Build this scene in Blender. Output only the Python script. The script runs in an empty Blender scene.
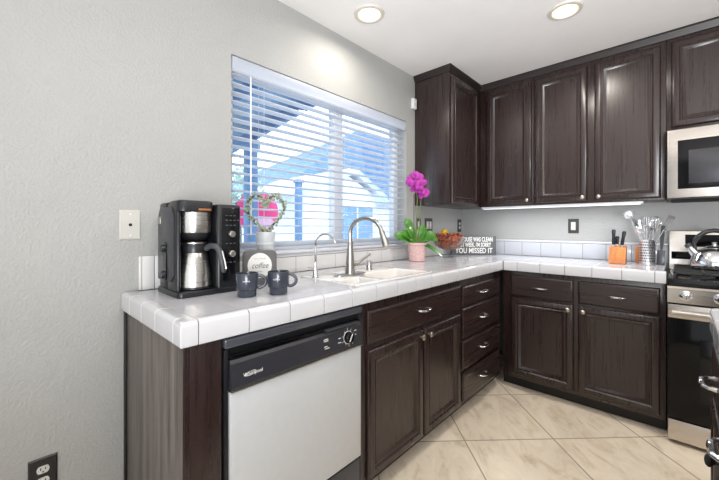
import bpy, bmesh, math, random
from mathutils import Matrix, Vector
random.seed(7)
S = bpy.context.scene
COL = S.collection
PI = math.pi
R = math.radians

# ------------------------------------------------------------------ camera
cam_d = bpy.data.cameras.new('camera')
cam = bpy.data.objects.new('camera', cam_d); COL.objects.link(cam)
cam.location = (1.5972, -3.2393, 1.2043)
cam.rotation_euler = (R(90), 0, R(43.149))
cam_d.sensor_width = 36.0
cam_d.lens = 340.7465 / 719 * 36.0
cam_d.shift_y = -(240 - 226.4967) / 719
cam_d.clip_start = 0.02
S.camera = cam

# ------------------------------------------------------------------ world, exposure
S.view_settings.view_transform = 'Standard'
S.view_settings.look = 'None'
S.view_settings.gamma = 1.0
S.view_settings.use_curve_mapping = False
S.view_settings.exposure = -0.14
W = bpy.data.worlds.new('sky'); S.world = W
W.use_nodes = True
wn = W.node_tree
bg = wn.nodes['Background']
bg.inputs['Color'].default_value = (0.80, 0.90, 1.0, 1)
bg.inputs['Strength'].default_value = 3.6

# ------------------------------------------------------------------ large lights
def area(name, loc, rot, sx, sy, power, color=(1, 1, 1), spread=180):
    l = bpy.data.lights.new(name, 'AREA'); l.shape = 'RECTANGLE'
    l.size = sx; l.size_y = sy; l.energy = power; l.color = color; l.spread = R(spread)
    o = bpy.data.objects.new(name, l); COL.objects.link(o)
    o.location = loc; o.rotation_euler = rot
    return o
# added fill lights: a large one behind the camera, a weak one at right
area('fill_behind_camera', (1.9, -5.35, 1.25), (R(90), 0, 0), 3.0, 2.1, 28, (0.89, 0.95, 1.0))
area('fill_right_side', (3.85, -2.6, 1.45), (R(90), 0, R(90)), 3.0, 1.7, 4, (0.92, 0.96, 1.0))
# added fill light behind the camera, aimed up and forward to brighten the ceiling
fl = area('fill_aimed_up', (2.5, -3.95, 1.0), (0, 0, 0), 1.0, 1.0, 84, (0.95, 0.975, 1.0), 140)
fl.rotation_euler = Vector((-1.0, 2.5, 1.75)).to_track_quat('-Z', 'Y').to_euler()
# ------------------------------------------------------------------ node materials
def mat(name):
    m = bpy.data.materials.new(name); m.use_nodes = True
    return m, m.node_tree, m.node_tree.nodes['Principled BSDF']
def N(nt, t, **kw):
    n = nt.nodes.new(t)
    for k, v in kw.items():
        setattr(n, k, v)
    return n
def ramp(nt, stops):
    r = N(nt, 'ShaderNodeValToRGB')
    e = r.color_ramp.elements
    e[0].position, e[0].color = stops[0][0], (*stops[0][1], 1)
    e[1].position, e[1].color = stops[-1][0], (*stops[-1][1], 1)
    for p, c in stops[1:-1]:
        x = e.new(p); x.color = (*c, 1)
    return r
def lin(r, g, b):
    f = lambda c: (c / 255 / 12.92) if c / 255 <= .04045 else ((c / 255 + .055) / 1.055) ** 2.4
    return (f(r), f(g), f(b))
def coords(nt, kind='Object', scale=(1, 1, 1), rot=(0, 0, 0), loc=(0, 0, 0)):
    if kind == 'World':
        g = N(nt, 'ShaderNodeNewGeometry'); out = g.outputs['Position']
    else:
        g = N(nt, 'ShaderNodeTexCoord'); out = g.outputs['Object']
    mp = N(nt, 'ShaderNodeMapping')
    mp.inputs['Scale'].default_value = scale; mp.inputs['Rotation'].default_value = rot; mp.inputs['Location'].default_value = loc
    nt.links.new(out, mp.inputs['Vector'])
    return mp.outputs['Vector']
def noise(nt, vec, scale, detail=3, rough=.5, dist=0.0):
    n = N(nt, 'ShaderNodeTexNoise')
    n.inputs['Scale'].default_value = scale; n.inputs['Detail'].default_value = detail
    n.inputs['Roughness'].default_value = rough; n.inputs['Distortion'].default_value = dist
    nt.links.new(vec, n.inputs['Vector'])
    return n.outputs['Fac']
def bump(nt, b, h, strength, dist=.01, normal=None):
    n = N(nt, 'ShaderNodeBump'); n.inputs['Strength'].default_value = strength; n.inputs['Distance'].default_value = dist
    nt.links.new(h, n.inputs['Height'])
    nt.links.new(n.outputs['Normal'], b.inputs['Normal'])
def math_(nt, op, a, b=None, c=None):
    n = N(nt, 'ShaderNodeMath', operation=op)
    for i, v in enumerate((a, b, c)):
        if v is None: continue
        if isinstance(v, (int, float)): n.inputs[i].default_value = v
        else: nt.links.new(v, n.inputs[i])
    return n.outputs[0]
def mixc(nt, fac, a, b):
    n = N(nt, 'ShaderNodeMix', data_type='RGBA')
    if isinstance(fac, (int, float)): n.inputs[0].default_value = fac
    else: nt.links.new(fac, n.inputs[0])
    for i, v in ((6, a), (7, b)):
        if isinstance(v, tuple): n.inputs[i].default_value = (*v, 1)
        else: nt.links.new(v, n.inputs[i])
    return n.outputs[2]

def plain(name, rgb, rough=.5, metal=0.0, var=.06, nscale=40, spec=.5, coat=0.0, bmp=0.0, bscale=200):
    m, nt, b = mat(name)
    c = lin(*rgb)
    v = coords(nt)
    f = noise(nt, v, nscale)
    lo = tuple(x * (1 - var) for x in c); hi = tuple(min(1, x * (1 + var)) for x in c)
    r = ramp(nt, [(.3, lo), (.7, hi)])
    nt.links.new(f, r.inputs[0]); nt.links.new(r.outputs[0], b.inputs['Base Color'])
    b.inputs['Roughness'].default_value = rough; b.inputs['Metallic'].default_value = metal
    b.inputs['Specular IOR Level'].default_value = spec; b.inputs['Coat Weight'].default_value = coat
    if bmp:
        bump(nt, b, noise(nt, v, bscale), bmp, .002)
    return m

def plaster(name, rgb, strength, scale=70):
    m, nt, b = mat(name)
    v = coords(nt, 'World')
    f = noise(nt, v, scale, 3, .55, .4)
    f2 = noise(nt, v, scale * .42, 2, .5)
    r = ramp(nt, [(.42, (0, 0, 0)), (.62, (1, 1, 1))]); nt.links.new(f, r.inputs[0])
    h = math_(nt, 'ADD', r.outputs[0], f2)
    bump(nt, b, h, strength, .004)
    c = lin(*rgb)
    cr = ramp(nt, [(.3, tuple(x * .975 for x in c)), (.7, tuple(min(1, x * 1.02) for x in c))])
    nt.links.new(noise(nt, v, 3), cr.inputs[0]); nt.links.new(cr.outputs[0], b.inputs['Base Color'])
    b.inputs['Roughness'].default_value = .55
    return m

def wood(name, scale, dark, light, rough=.28, bmp=0.0, fine=1.0):
    m, nt, b = mat(name)
    v = coords(nt, 'Object', scale)
    f = noise(nt, v, 1.0, 4, .55, .25)
    f2 = noise(nt, coords(nt, 'Object', tuple(s * 3.2 for s in scale)), 1.0, 3, .6, .2)
    h = math_(nt, 'MULTIPLY_ADD', f2, .5 * fine, f)
    r = ramp(nt, [(.45, lin(*dark)), (.72, tuple((a + c) / 2 for a, c in zip(lin(*dark), lin(*light)))), (.98, lin(*light))])
    nt.links.new(h, r.inputs[0]); nt.links.new(r.outputs[0], b.inputs['Base Color'])
    rr = N(nt, 'ShaderNodeMapRange'); rr.inputs['To Min'].default_value = rough - .08; rr.inputs['To Max'].default_value = rough + .1
    nt.links.new(f, rr.inputs['Value']); nt.links.new(rr.outputs[0], b.inputs['Roughness'])
    b.inputs['Coat Weight'].default_value = .12; b.inputs['Coat Roughness'].default_value = .25
    if bmp: bump(nt, b, h, bmp, .0015)
    return m

def grid_tile(name, rgb, grout, axes, rough=.12, w=.0012, rot=0.0, marble=None, world=True):
    """axes: list of (axis index, offset, pitch) of grout lines in world metres"""
    m, nt, b = mat(name)
    v = coords(nt, 'World', rot=(0, 0, rot))
    sp = N(nt, 'ShaderNodeSeparateXYZ'); nt.links.new(v, sp.inputs[0])
    d = None; cells = []
    for ax, off, pitch in axes:
        s = math_(nt, 'SUBTRACT', sp.outputs[ax], off)
        p = math_(nt, 'PINGPONG', s, pitch / 2)
        cells.append(math_(nt, 'FLOOR', math_(nt, 'DIVIDE', s, pitch)))
        d = p if d is None else math_(nt, 'MINIMUM', d, p)
    mr = N(nt, 'ShaderNodeMapRange'); mr.inputs['From Min'].default_value = w; mr.inputs['From Max'].default_value = w * 2.2
    nt.links.new(d, mr.inputs['Value'])
    mask = mr.outputs[0]
    cv = N(nt, 'ShaderNodeCombineXYZ')
    for i, c in enumerate(cells): nt.links.new(c, cv.inputs[i])
    wnz = N(nt, 'ShaderNodeTexWhiteNoise'); nt.links.new(cv.outputs[0], wnz.inputs['Vector'])
    c = lin(*rgb)
    if marble:
        c2 = lin(*marble)
        add = N(nt, 'ShaderNodeVectorMath', operation='MULTIPLY_ADD')
        nt.links.new(wnz.outputs['Color'], add.inputs[0]); add.inputs[1].default_value = (9, 9, 9); nt.links.new(v, add.inputs[2])
        mp = N(nt, 'ShaderNodeMapping'); mp.inputs['Scale'].default_value = (1, 2.2, 1); mp.inputs['Rotation'].default_value = (0, 0, .5)
        nt.links.new(add.outputs[0], mp.inputs['Vector'])
        f = noise(nt, mp.outputs[0], 4.5, 8, .66, 1.2)
        r = ramp(nt, [(.3, c2), (.5, c), (.72, tuple(min(1, x * 1.12) for x in c))]); nt.links.new(f, r.inputs[0])
        tone = math_(nt, 'MULTIPLY_ADD', wnz.outputs['Value'], .12, .94)
        vm = N(nt, 'ShaderNodeVectorMath', operation='SCALE'); nt.links.new(r.outputs[0], vm.inputs[0]); nt.links.new(tone, vm.inputs['Scale'])
        base = vm.outputs[0]
    else:
        r = ramp(nt, [(0, tuple(x * .97 for x in c)), (1, tuple(min(1, x * 1.02) for x in c))]); nt.links.new(wnz.outputs['Value'], r.inputs[0])
        base = r.outputs[0]
    nt.links.new(mixc(nt, mask, lin(*grout), base), b.inputs['Base Color'])
    rr = N(nt, 'ShaderNodeMapRange'); rr.inputs['To Min'].default_value = .8; rr.inputs['To Max'].default_value = rough
    nt.links.new(mask, rr.inputs['Value']); nt.links.new(rr.outputs[0], b.inputs['Roughness'])
    wav = noise(nt, v, 9, 2)
    h = math_(nt, 'MULTIPLY_ADD', wav, .35, mask)
    bump(nt, b, h, .25, .002)
    return m

def emit(name, rgb, strength):
    m, nt, b = mat(name)
    b.inputs['Base Color'].default_value = (*lin(*rgb), 1)
    b.inputs['Emission Color'].default_value = (*lin(*rgb), 1); b.inputs['Emission Strength'].default_value = strength
    return m
def glass(name, tint=(1, 1, 1), gloss=.12, rough=0.02):
    m, nt, b = mat(name)
    nt.nodes.remove(b)
    t = N(nt, 'ShaderNodeBsdfTransparent'); t.inputs[0].default_value = (*tint, 1)
    g = N(nt, 'ShaderNodeBsdfGlossy'); g.inputs['Roughness'].default_value = rough
    lw = N(nt, 'ShaderNodeLayerWeight'); lw.inputs[0].default_value = .25
    f = math_(nt, 'MULTIPLY_ADD', lw.outputs['Fresnel'], .35, gloss * .3)
    mx = N(nt, 'ShaderNodeMixShader'); nt.links.new(f, mx.inputs[0]); nt.links.new(t.outputs[0], mx.inputs[1]); nt.links.new(g.outputs[0], mx.inputs[2])
    nt.links.new(mx.outputs[0], nt.nodes['Material Output'].inputs[0])
    return m
def brushed(name, rgb, scale=(3, 3, 260), rough=.28):
    m, nt, b = mat(name)
    v = coords(nt, 'Object', scale)
    f = noise(nt, v, 1.0, 3)
    c = lin(*rgb)
    r = ramp(nt, [(.3, tuple(x * .9 for x in c)), (.7, c)]); nt.links.new(f, r.inputs[0]); nt.links.new(r.outputs[0], b.inputs['Base Color'])
    b.inputs['Metallic'].default_value = 1
    rr = N(nt, 'ShaderNodeMapRange'); rr.inputs['To Min'].default_value = rough - .06; rr.inputs['To Max'].default_value = rough + .08
    nt.links.new(f, rr.inputs['Value']); nt.links.new(rr.outputs[0], b.inputs['Roughness'])
    return m

M = {}
M['wall'] = plaster('wall_paint', (169, 169, 167), .3, 95)
M['ceiling'] = plaster('ceiling_paint', (242, 240, 238), .10, 60)
M['floor'] = grid_tile('floor_tile', (232, 218, 198), (158, 146, 130), [(0, 0.0, .508), (1, 0.0, .508)], rough=.38, w=.0022, rot=R(45), marble=(204, 185, 159))
DK, LT = (37, 26, 25), (52, 38, 36)
M['wood_v'] = wood('espresso_wood_upright', (70, 70, 2.6), DK, LT)
M['wood_x'] = wood('espresso_wood_across', (2.6, 70, 70), DK, LT)
M['wood_y'] = wood('espresso_wood_along', (70, 2.6, 70), DK, LT)
M['wood_end'] = wood('weathered_lit_end_panel', (30, 30, 1.8), (64, 58, 55), (120, 112, 107), .5, .2)  # weathered laminate, also paler to carry light glancing along the wall
M['toe'] = plain('toe_kick_black', (22, 19, 18), .5)
M['tile_top'] = grid_tile('counter_tile', (196, 196, 202), (160, 153, 147), [(0, .123, .152), (1, -2.857, .152)], rough=.1, w=.0011)
M['tile_edge'] = plain('edge_tile_glaze', (206, 206, 210), .12, var=.02, nscale=8, coat=.3)
M['grout'] = plain('grout', (122, 104, 94), .9)
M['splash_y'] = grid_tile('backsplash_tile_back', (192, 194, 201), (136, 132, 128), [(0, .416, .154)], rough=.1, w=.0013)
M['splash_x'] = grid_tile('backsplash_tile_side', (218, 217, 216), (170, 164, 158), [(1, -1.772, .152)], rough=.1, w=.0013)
M['white'] = plain('white_vinyl', (228, 228, 230), .35, var=.02)
M['jackwhite'] = plain('off_white_plate', (196, 194, 188), .4, var=.02)
M['slat'] = plain('blind_slat_white', (226, 229, 236), .38, var=.02)
def translucent(m, rgb, f):
    nt = m.node_tree; b = nt.nodes['Principled BSDF']
    t = N(nt, 'ShaderNodeBsdfTranslucent'); t.inputs[0].default_value = (*lin(*rgb), 1)
    mx = N(nt, 'ShaderNodeMixShader'); mx.inputs[0].default_value = f
    nt.links.new(b.outputs[0], mx.inputs[1]); nt.links.new(t.outputs[0], mx.inputs[2]); nt.links.new(mx.outputs[0], nt.nodes['Material Output'].inputs[0])
translucent(M['slat'], (238, 242, 248), .6)
M['white_enamel'] = plain('white_enamel', (196, 198, 200), .22, var=.015, coat=.2)
M['porcelain'] = plain('porcelain', (232, 228, 224), .08, var=.01, coat=.5)
M['black_plastic'] = plain('black_plastic', (26, 27, 31), .32, var=.1)
M['black_gloss'] = plain('black_gloss', (14, 15, 18), .12, var=.1, spec=.35)
M['dw_panel'] = plain('dark_slate_plastic', (44, 44, 50), .38, var=.05)
M['rail'] = plain('glossy_highlight_rail', (74, 76, 84), .2, var=.05, coat=.4)  # dark rail grayed so its color carries a highlight
M['copper'] = plain('copper_tab', (170, 112, 70), .35, .6)
M['charcoal_plastic'] = plain('charcoal_plastic', (62, 63, 68), .4, var=.05)
M['dark_gray_metal'] = plain('dark_gray_metal', (70, 70, 74), .3, .6)
M['steel'] = brushed('brushed_steel', (206, 202, 198))
M['steel_h'] = brushed('brushed_steel_across', (204, 197, 190), (3, 3, 300), .24)
M['chrome'] = plain('polished_chrome', (222, 222, 224), .12, 1.0, var=.02)
M['utensil'] = plain('satin_utensil_steel', (226, 226, 228), .26, .85, var=.02)
M['nickel'] = plain('brushed_nickel', (178, 174, 168), .28, 1.0, var=.04)
M['knobmetal'] = plain('pewter_knob', (190, 182, 170), .3, 1.0, var=.08)
M['mug'] = plain('navy_black_glaze', (52, 57, 68), .25, var=.08, coat=.3)
M['lettering'] = plain('white_lettering', (226, 224, 220), .6, var=.02)
M['sign_gray'] = plain('sign_gray', (92, 92, 92), .65, var=.08)
M['sign_dark'] = plain('sign_charcoal', (88, 90, 93), .7, var=.15)
M['tin'] = plain('galvanized_tin', (208, 211, 214), .45, .12, var=.06, nscale=25)
M['twig'] = plain('twig_brown', (76, 66, 56), .8, bmp=.4)
M['sage'] = plain('sage_leaf', (150, 162, 140), .7, var=.2, nscale=60)
M['white_berry'] = plain('white_berry', (220, 216, 210), .5)
M['leaf'] = plain('orchid_leaf_green', (66, 124, 38), .3, var=.25, nscale=14, coat=.2)
M['stem'] = plain('stem_green', (112, 122, 74), .5, var=.15)
M['petal'] = plain('magenta_petal', (168, 44, 152), .5, var=.2, nscale=50)
M['petal_lip'] = plain('deep_magenta_lip', (150, 20, 130), .45, var=.2)
M['pink_pot'] = plain('pink_ceramic', (214, 176, 172), .45, var=.12, nscale=60, bmp=.7, bscale=90)
M['soil'] = plain('bark_soil', (58, 44, 36), .9, var=.4, nscale=80, bmp=.8)
M['glass'] = glass('clear_glass', (.975, .98, .98), .06)
M['pane'] = glass('window_glass', (.95, .98, 1.0), .1)
M['potpourri'] = plain('dried_petal_rust', (150, 70, 42), .6, var=.5, nscale=30)
M['potpourri_tan'] = plain('dried_petal_tan', (186, 128, 74), .6, var=.3, nscale=30)
M['potpourri_dark'] = plain('dried_petal_brown', (96, 40, 34), .6, var=.3, nscale=30)
M['lemon'] = plain('lemon_yellow', (232, 186, 52), .45, var=.08, bmp=.3)
M['blockwood'] = wood('honey_block_wood', (30, 30, 3), (160, 88, 36), (202, 128, 64), .45, .1)
M['bronze'] = plain('bronze_plate', (74, 70, 68), .35, .4)
M['device'] = plain('receptacle_gray', (206, 204, 198), .4)
M['hole'] = plain('slot_black', (12, 12, 12), .7)
M['ovenglass'] = plain('oven_glass', (9, 9, 11), .08, var=.1, spec=.22)
M['iron'] = plain('cast_iron', (24, 24, 26), .55, bmp=.4)
M['diffuser'] = emit('lamp_diffuser', (255, 222, 172), 3.2)
M['ledbar'] = emit('led_bar', (240, 244, 250), .7)
M['can_white'] = plain('lamp_trim_white', (214, 208, 200), .4, var=.01)
M['mat_black'] = plain('rubber_black', (20, 20, 20), .7)
# outdoors; beam, soffit, roof and trim carry the blue of skylit shade as color
M['ext_beam'] = plain('patio_beam_shade_blue', (96, 128, 166), .7, var=.12, nscale=6)
M['ext_soffit'] = wood('patio_soffit_boards', (2, 12, 2), (86, 118, 150), (150, 178, 200), .7, .2)
M['ext_roof'] = wood('neighbor_shingle', (2, 2, 9), (66, 98, 140), (104, 140, 184), .8, .3)
M['ext_white'] = plain('white_siding', (236, 240, 246), .7, var=.02)
M['ext_trim'] = plain('pale_trim_shade_tint', (196, 214, 226), .6, var=.05)
M['ext_ground'] = plain('concrete_yard', (206, 210, 212), .9, var=.06, nscale=4)
M['ext_dark'] = plain('shed_window_blue', (108, 146, 190), .15, var=.25, nscale=5)
M['ext_leaf'] = plain('pale_foliage', (178, 200, 190), .8, var=.35, nscale=9)
M['ext_trunk'] = plain('tree_bark', (120, 116, 112), .9, bmp=.5)
M['pink'] = plain('hot_pink_fabric', (232, 62, 128), .6, var=.08, nscale=10)
M['pink_pale'] = plain('pale_pink_fabric', (240, 188, 208), .6, var=.05, nscale=10)

# ------------------------------------------------------------------ mesh builder
class MB:
    def __init__(s): s.bm = bmesh.new(); s.mi = 0
    def _m(s, verts, M4):
        if M4 is not None:
            for v in verts: v.co = M4 @ v.co
    def faces_mat(s, fs):
        for f in fs: f.material_index = s.mi
    def box(s, x0, x1, y0, y1, z0, z1, bev=0.0, seg=2, M4=None):
        bm = bmesh.new()
        r = bmesh.ops.create_cube(bm, size=1)
        for v in bm.verts:
            v.co = Vector(((x0 + x1) / 2 + v.co.x * (x1 - x0), (y0 + y1) / 2 + v.co.y * (y1 - y0), (z0 + z1) / 2 + v.co.z * (z1 - z0)))
        if bev:
            bmesh.ops.bevel(bm, geom=list(bm.edges), offset=bev, segments=seg, profile=.5, affect='EDGES')
        s.merge(bm, M4); return s
    def merge(s, bm, M4=None):
        vm = {}
        for v in bm.verts:
            vm[v] = s.bm.verts.new((M4 @ v.co) if M4 is not None else v.co)
        for f in bm.faces:
            try:
                nf = s.bm.faces.new([vm[v] for v in f.verts]); nf.material_index = s.mi
            except ValueError: pass
        bm.free()
    def loft(s, loops, cap0=True, cap1=True, closed=False, M4=None):
        vs = [[s.bm.verts.new((M4 @ Vector(p)) if M4 is not None else p) for p in lp] for lp in loops]
        n = len(vs[0]); K = len(vs)
        for i in range(K if closed else K - 1):
            a, b = vs[i], vs[(i + 1) % K]
            for j in range(n):
                f = s.bm.faces.new((a[j], a[(j + 1) % n], b[(j + 1) % n], b[j])); f.material_index = s.mi
        if not closed:
            if cap0: f = s.bm.faces.new(list(reversed(vs[0]))); f.material_index = s.mi
            if cap1: f = s.bm.faces.new(vs[-1]); f.material_index = s.mi
        return s
    def lathe(s, prof, c=(0, 0, 0), n=32, cap0=True, cap1=True, M4=None):
        """prof: list of (radius, z)"""
        loops = [[(c[0] + r * math.cos(2 * PI * k / n), c[1] + r * math.sin(2 * PI * k / n), c[2] + z) for k in range(n)] for r, z in prof]
        return s.loft(loops, cap0, cap1, M4=M4)
    def tube(s, path, r, n=10, flat=1.0, up=None):
        """tube along a path; r is a number or a list"""
        P = [Vector(p) for p in path]
        rs = r if isinstance(r, (list, tuple)) else [r] * len(P)
        loops = []; pu = None
        for i, p in enumerate(P):
            t = (P[min(i + 1, len(P) - 1)] - P[max(i - 1, 0)]).normalized()
            if pu is None:
                a = Vector(up) if up else (Vector((0, 0, 1)) if abs(t.z) < .9 else Vector((1, 0, 0)))
            else: a = pu
            u = (a - t * a.dot(t)).normalized(); w = t.cross(u); pu = u
            loops.append([p + u * rs[i] * math.cos(2 * PI * k / n) + w * rs[i] * flat * math.sin(2 * PI * k / n) for k in range(n)])
        return s.loft(loops)
    def cyl(s, p0, p1, r0, r1=None, n=20): return s.tube([p0, p1], [r0, r0 if r1 is None else r1], n)
    def prism(s, pts, axis, a, b, M4=None):
        """polygon pts (2d) extruded along axis from a to b"""
        def P(q, t):
            return {'x': (t, q[0], q[1]), 'y': (q[0], t, q[1]), 'z': (q[0], q[1], t)}[axis]
        s.loft([[P(q, a) for q in pts], [P(q, b) for q in pts]], M4=M4)
        return s
    def ball(s, c, r, seg=16, sc=(1, 1, 1), M4=None):
        bm = bmesh.new(); bmesh.ops.create_uvsphere(bm, u_segments=seg, v_segments=max(6, seg // 2), radius=1)
        for v in bm.verts: v.co = Vector((c[0] + v.co.x * r * sc[0], c[1] + v.co.y * r * sc[1], c[2] + v.co.z * r * sc[2]))
        s.merge(bm, M4); return s
    def text(s, string, M4, size=.02, extrude=.0005, sx=1.0, shear=0.0, align='CENTER', bold=0.0):
        cu = bpy.data.curves.new('lettering', 'FONT'); cu.body = string; cu.size = size; cu.extrude = extrude
        cu.align_x = align; cu.align_y = 'CENTER'; cu.shear = shear; cu.offset = bold; cu.resolution_u = 3
        o = bpy.data.objects.new('lettering', cu); COL.objects.link(o)
        dg = bpy.context.evaluated_depsgraph_get()
        me = bpy.data.meshes.new_from_object(o.evaluated_get(dg))
        bm = bmesh.new(); bm.from_mesh(me)
        s.merge(bm, M4 @ Matrix.Diagonal((sx, 1, 1, 1)))
        bpy.data.objects.remove(o); bpy.data.curves.remove(cu); bpy.data.meshes.remove(me)
        return s

def root_of(o):
    while o.parent: o = o.parent
    return o
def obj(name, mb, m, parent=None, smooth=35, label=None, world=True):
    """link the builder as ONE mesh object; world coordinates"""
    bm = mb.bm
    bmesh.ops.recalc_face_normals(bm, faces=list(bm.faces))
    if parent: L = root_of(parent).location.copy()
    else:
        xs = [v.co for v in bm.verts]
        L = Vector(((min(v.x for v in xs) + max(v.x for v in xs)) / 2, (min(v.y for v in xs) + max(v.y for v in xs)) / 2, min(v.z for v in xs)))
    if world:
        for v in bm.verts: v.co -= L
    me = bpy.data.meshes.new(name); bm.to_mesh(me); bm.free()
    for f in me.polygons: f.use_smooth = True
    me.set_sharp_from_angle(angle=R(smooth))
    for mm in (m if isinstance(m, (list, tuple)) else [m]): me.materials.append(mm)
    o = bpy.data.objects.new(name, me); COL.objects.link(o)
    if parent: o.parent = parent
    elif world: o.location = L
    if label: o['label'] = label
    return o
def thing(name, label, cat, loc, group=None):
    o = bpy.data.objects.new(name, None); COL.objects.link(o)
    o.location = loc; o.empty_display_size = .05
    tag(o, label, cat, group); return o
def tag(o, label, cat, group=None, kind=None):
    o['label'] = label; o['category'] = cat
    if group: o['group'] = group
    if kind: o['kind'] = kind
    return o
def struct(name, mb, m, parent=None):
    o = obj(name, mb, m, parent)
    if not parent: o['kind'] = 'structure'
    return o
def dup(root, loc, label, group=None):
    r = root.copy(); COL.objects.link(r); r.location = loc; r['label'] = label
    if group: r['group'] = group
    for ch in list(root.children):
        c = ch.copy(); COL.objects.link(c); c.parent = r
        for g in list(ch.children):
            d = g.copy(); COL.objects.link(d); d.parent = c
    return r

CT, CB = .945, .877          # counter top, underside of its tile edge
CX = .632                    # counter depth
YE = -2.904                  # free end of the counter
CEIL = 2.44
WY0, WY1, WZ0, WZ1 = -2.452, -.988, 1.066, 2.05   # kitchen window opening

# ------------------------------------------------------------------ room shell
RX, RY = 4.0, -5.5
struct('floor', MB().box(-.14, RX + .1, RY - .1, .1, -.08, 0), M['floor'])
struct('ceiling', MB().box(-.14, RX + .1, RY - .1, .1, CEIL, CEIL + .08), M['ceiling'])
wl = MB()
wl.box(-.14, 0, RY, WY0, 0, CEIL).box(-.14, 0, WY1, 0, 0, CEIL).box(-.14, 0, WY0, WY1, 0, WZ0 - .012).box(-.14, 0, WY0, WY1, WZ1, CEIL)
struct('wall_left', wl, M['wall'])
struct('wall_back', MB().box(-.14, RX + .1, 0, .1, 0, CEIL), M['wall'])
struct('wall_right', MB().box(RX, RX + .1, RY, -.0, 0, CEIL), M['wall'])
struct('wall_front', MB().box(-.14, RX + .1, RY - .1, RY, 0, CEIL), M['wall'])

# window frame (white vinyl slider), glass, tiled sill
wf = MB()
fx0, fx1 = -.135, -.085
wf.box(fx0, fx1, WY0, WY0 + .05, WZ0, WZ1, .004).box(fx0, fx1, WY1 - .05, WY1, WZ0, WZ1, .004)
wf.box(fx0, fx1, WY0 + .05, WY1 - .05, WZ0, WZ0 + .05, .004).box(fx0, fx1, WY0 + .05, WY1 - .05, WZ1 - .05, WZ1, .004)
wf.box(fx0, fx1 + .01, -1.70, -1.62, WZ0 + .05, WZ1 - .05, .004)
w1 = struct('window_1', wf, M['white'])
gp = MB(); gp.box(-.113, -.107, WY0 + .05, -1.70, WZ0 + .05, WZ1 - .05).box(-.113, -.107, -1.62, WY1 - .05, WZ0 + .05, WZ1 - .05)
obj('glass_pane', gp, M['pane'], w1)
sl = MB(); sl.box(-.085, .028, WY0 + .004, WY1 - .004, WZ0 - .012, WZ0 + .006, .005)
struct('trim_1', sl, M['tile_edge'])       # tiled window ledge

# ------------------------------------------------------------------ countertop with sink cut-out
SX0, SX1, SY0, SY1 = .17, .572, -2.168, -1.535
ctop = thing('countertop', 'white tiled L-shaped countertop running under the window and along the back wall', 'countertop', (.3, -1.4, CB))
sl = MB(); e = .012
zt0, zt1 = CB + .004, CT
for a in ((.021, CX - e, YE + e, SY0), (.021, SX0, SY0, SY1), (SX1, CX - e, SY0, SY1), (.021, CX - e, SY1, -.021), (CX - e, 1.534, -CX + e, -.021)):
    sl.box(a[0], a[1], a[2], a[3], zt0, zt1 - .0005)
obj('tile_surface', sl, M['tile_top'], ctop)
# bullnose edge tiles, each piece its own shape inside one part
def edge_profile():  # (depth outward, height): cross-section of a V-cap tile, rounded on the outside
    r = .014; pts = [(-.045, CT), (-.02, CT + .0025)]
    for k in range(6):
        a = PI / 2 - k * PI / 10
        pts.append((0 - r + r * math.cos(a), CT + .002 - r + r * math.sin(a)))
    r2 = .005
    for k in range(4):
        a = -k * PI / 6
        pts.append((0 - r2 + r2 * math.cos(a), CB + r2 + r2 * math.sin(a)))
    pts += [(-.010, CB), (-.010, CT - .012), (-.045, CT - .012)]
    return pts
EP = edge_profile()
def edge_run(mb, p_of, a, b, cuts, gap=.003):
    ss = [a] + [c for c in sorted(cuts) if a + .02 < c < b - .02] + [b]
    for s0, s1 in zip(ss[:-1], ss[1:]):
        g0, g1 = s0 + gap / 2, s1 - gap / 2; q = .001
        def loop(t, k):
            c = (-.02, (CT + CB) / 2)
            return [p_of(d * 1 - (k if d > -.03 else 0), z - (k if z > CT - .02 else -k), t) for d, z in EP]
        mb.loft([loop(g0, q), loop(g0 + q, 0), loop(g1 - q, 0), loop(g1, q)])
ed = MB()
edge_run(ed, lambda d, z, t: (CX + d, t, z), YE, -CX, [-2.857 + .152 * k for k in range(20)])
ed2 = MB()
edge_run(ed, lambda d, z, t: (t, -CX - d, z), CX + .003, 1.546, [.733 + .1525 * k for k in range(7)])
edge_run(ed, lambda d, z, t: (t, YE - d, z), .004, CX - .002, [.123, .271, .417, .573])
obj('edge_tiles', ed, M['tile_edge'], ctop)
gr = MB()
gr.box(CX - .03, CX - .004, YE + .006, -CX + .004, CB + .002, CT - .003).box(CX - .02, 1.545, -CX + .004, -CX + .03, CB + .002, CT - .003).box(.006, CX - .006, YE + .004, YE + .026, CB + .002, CT - .003)
obj('edge_grout', gr, M['grout'], ctop)

# backsplash: side run (under the window and on to the corner) and back run
bs = thing('tile_backsplash', 'low white tile backsplash one row high around the counter', 'backsplash', (.01, -1.4, CT))
b1 = MB()
b1.box(.001, .012, -2.846, -2.79, CT + .001, 1.083, .003)
b1.box(.001, .012, -2.788, WY0 - .02, CT + .001, 1.083, .003).box(.001, .012, WY0 - .019, WY1 + .03, CT + .001, 1.034, .003).box(.001, .012, WY1 + .031, -.013, CT + .001, 1.083, .003)
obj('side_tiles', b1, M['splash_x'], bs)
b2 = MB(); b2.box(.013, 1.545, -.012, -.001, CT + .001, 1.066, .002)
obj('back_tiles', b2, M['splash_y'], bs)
b3 = MB(); b3.box(.013, 1.545, -.018, -.001, 1.067, 1.086, .006, 3).box(.001, .016, -.9, -.013, 1.0835, 1.088, .002)
b3.box(.001, .016, WY0 - .019, WY1 + .03, 1.0355, 1.053, .004)
obj('cap_strip', b3, M['tile_edge'], bs)

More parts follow.
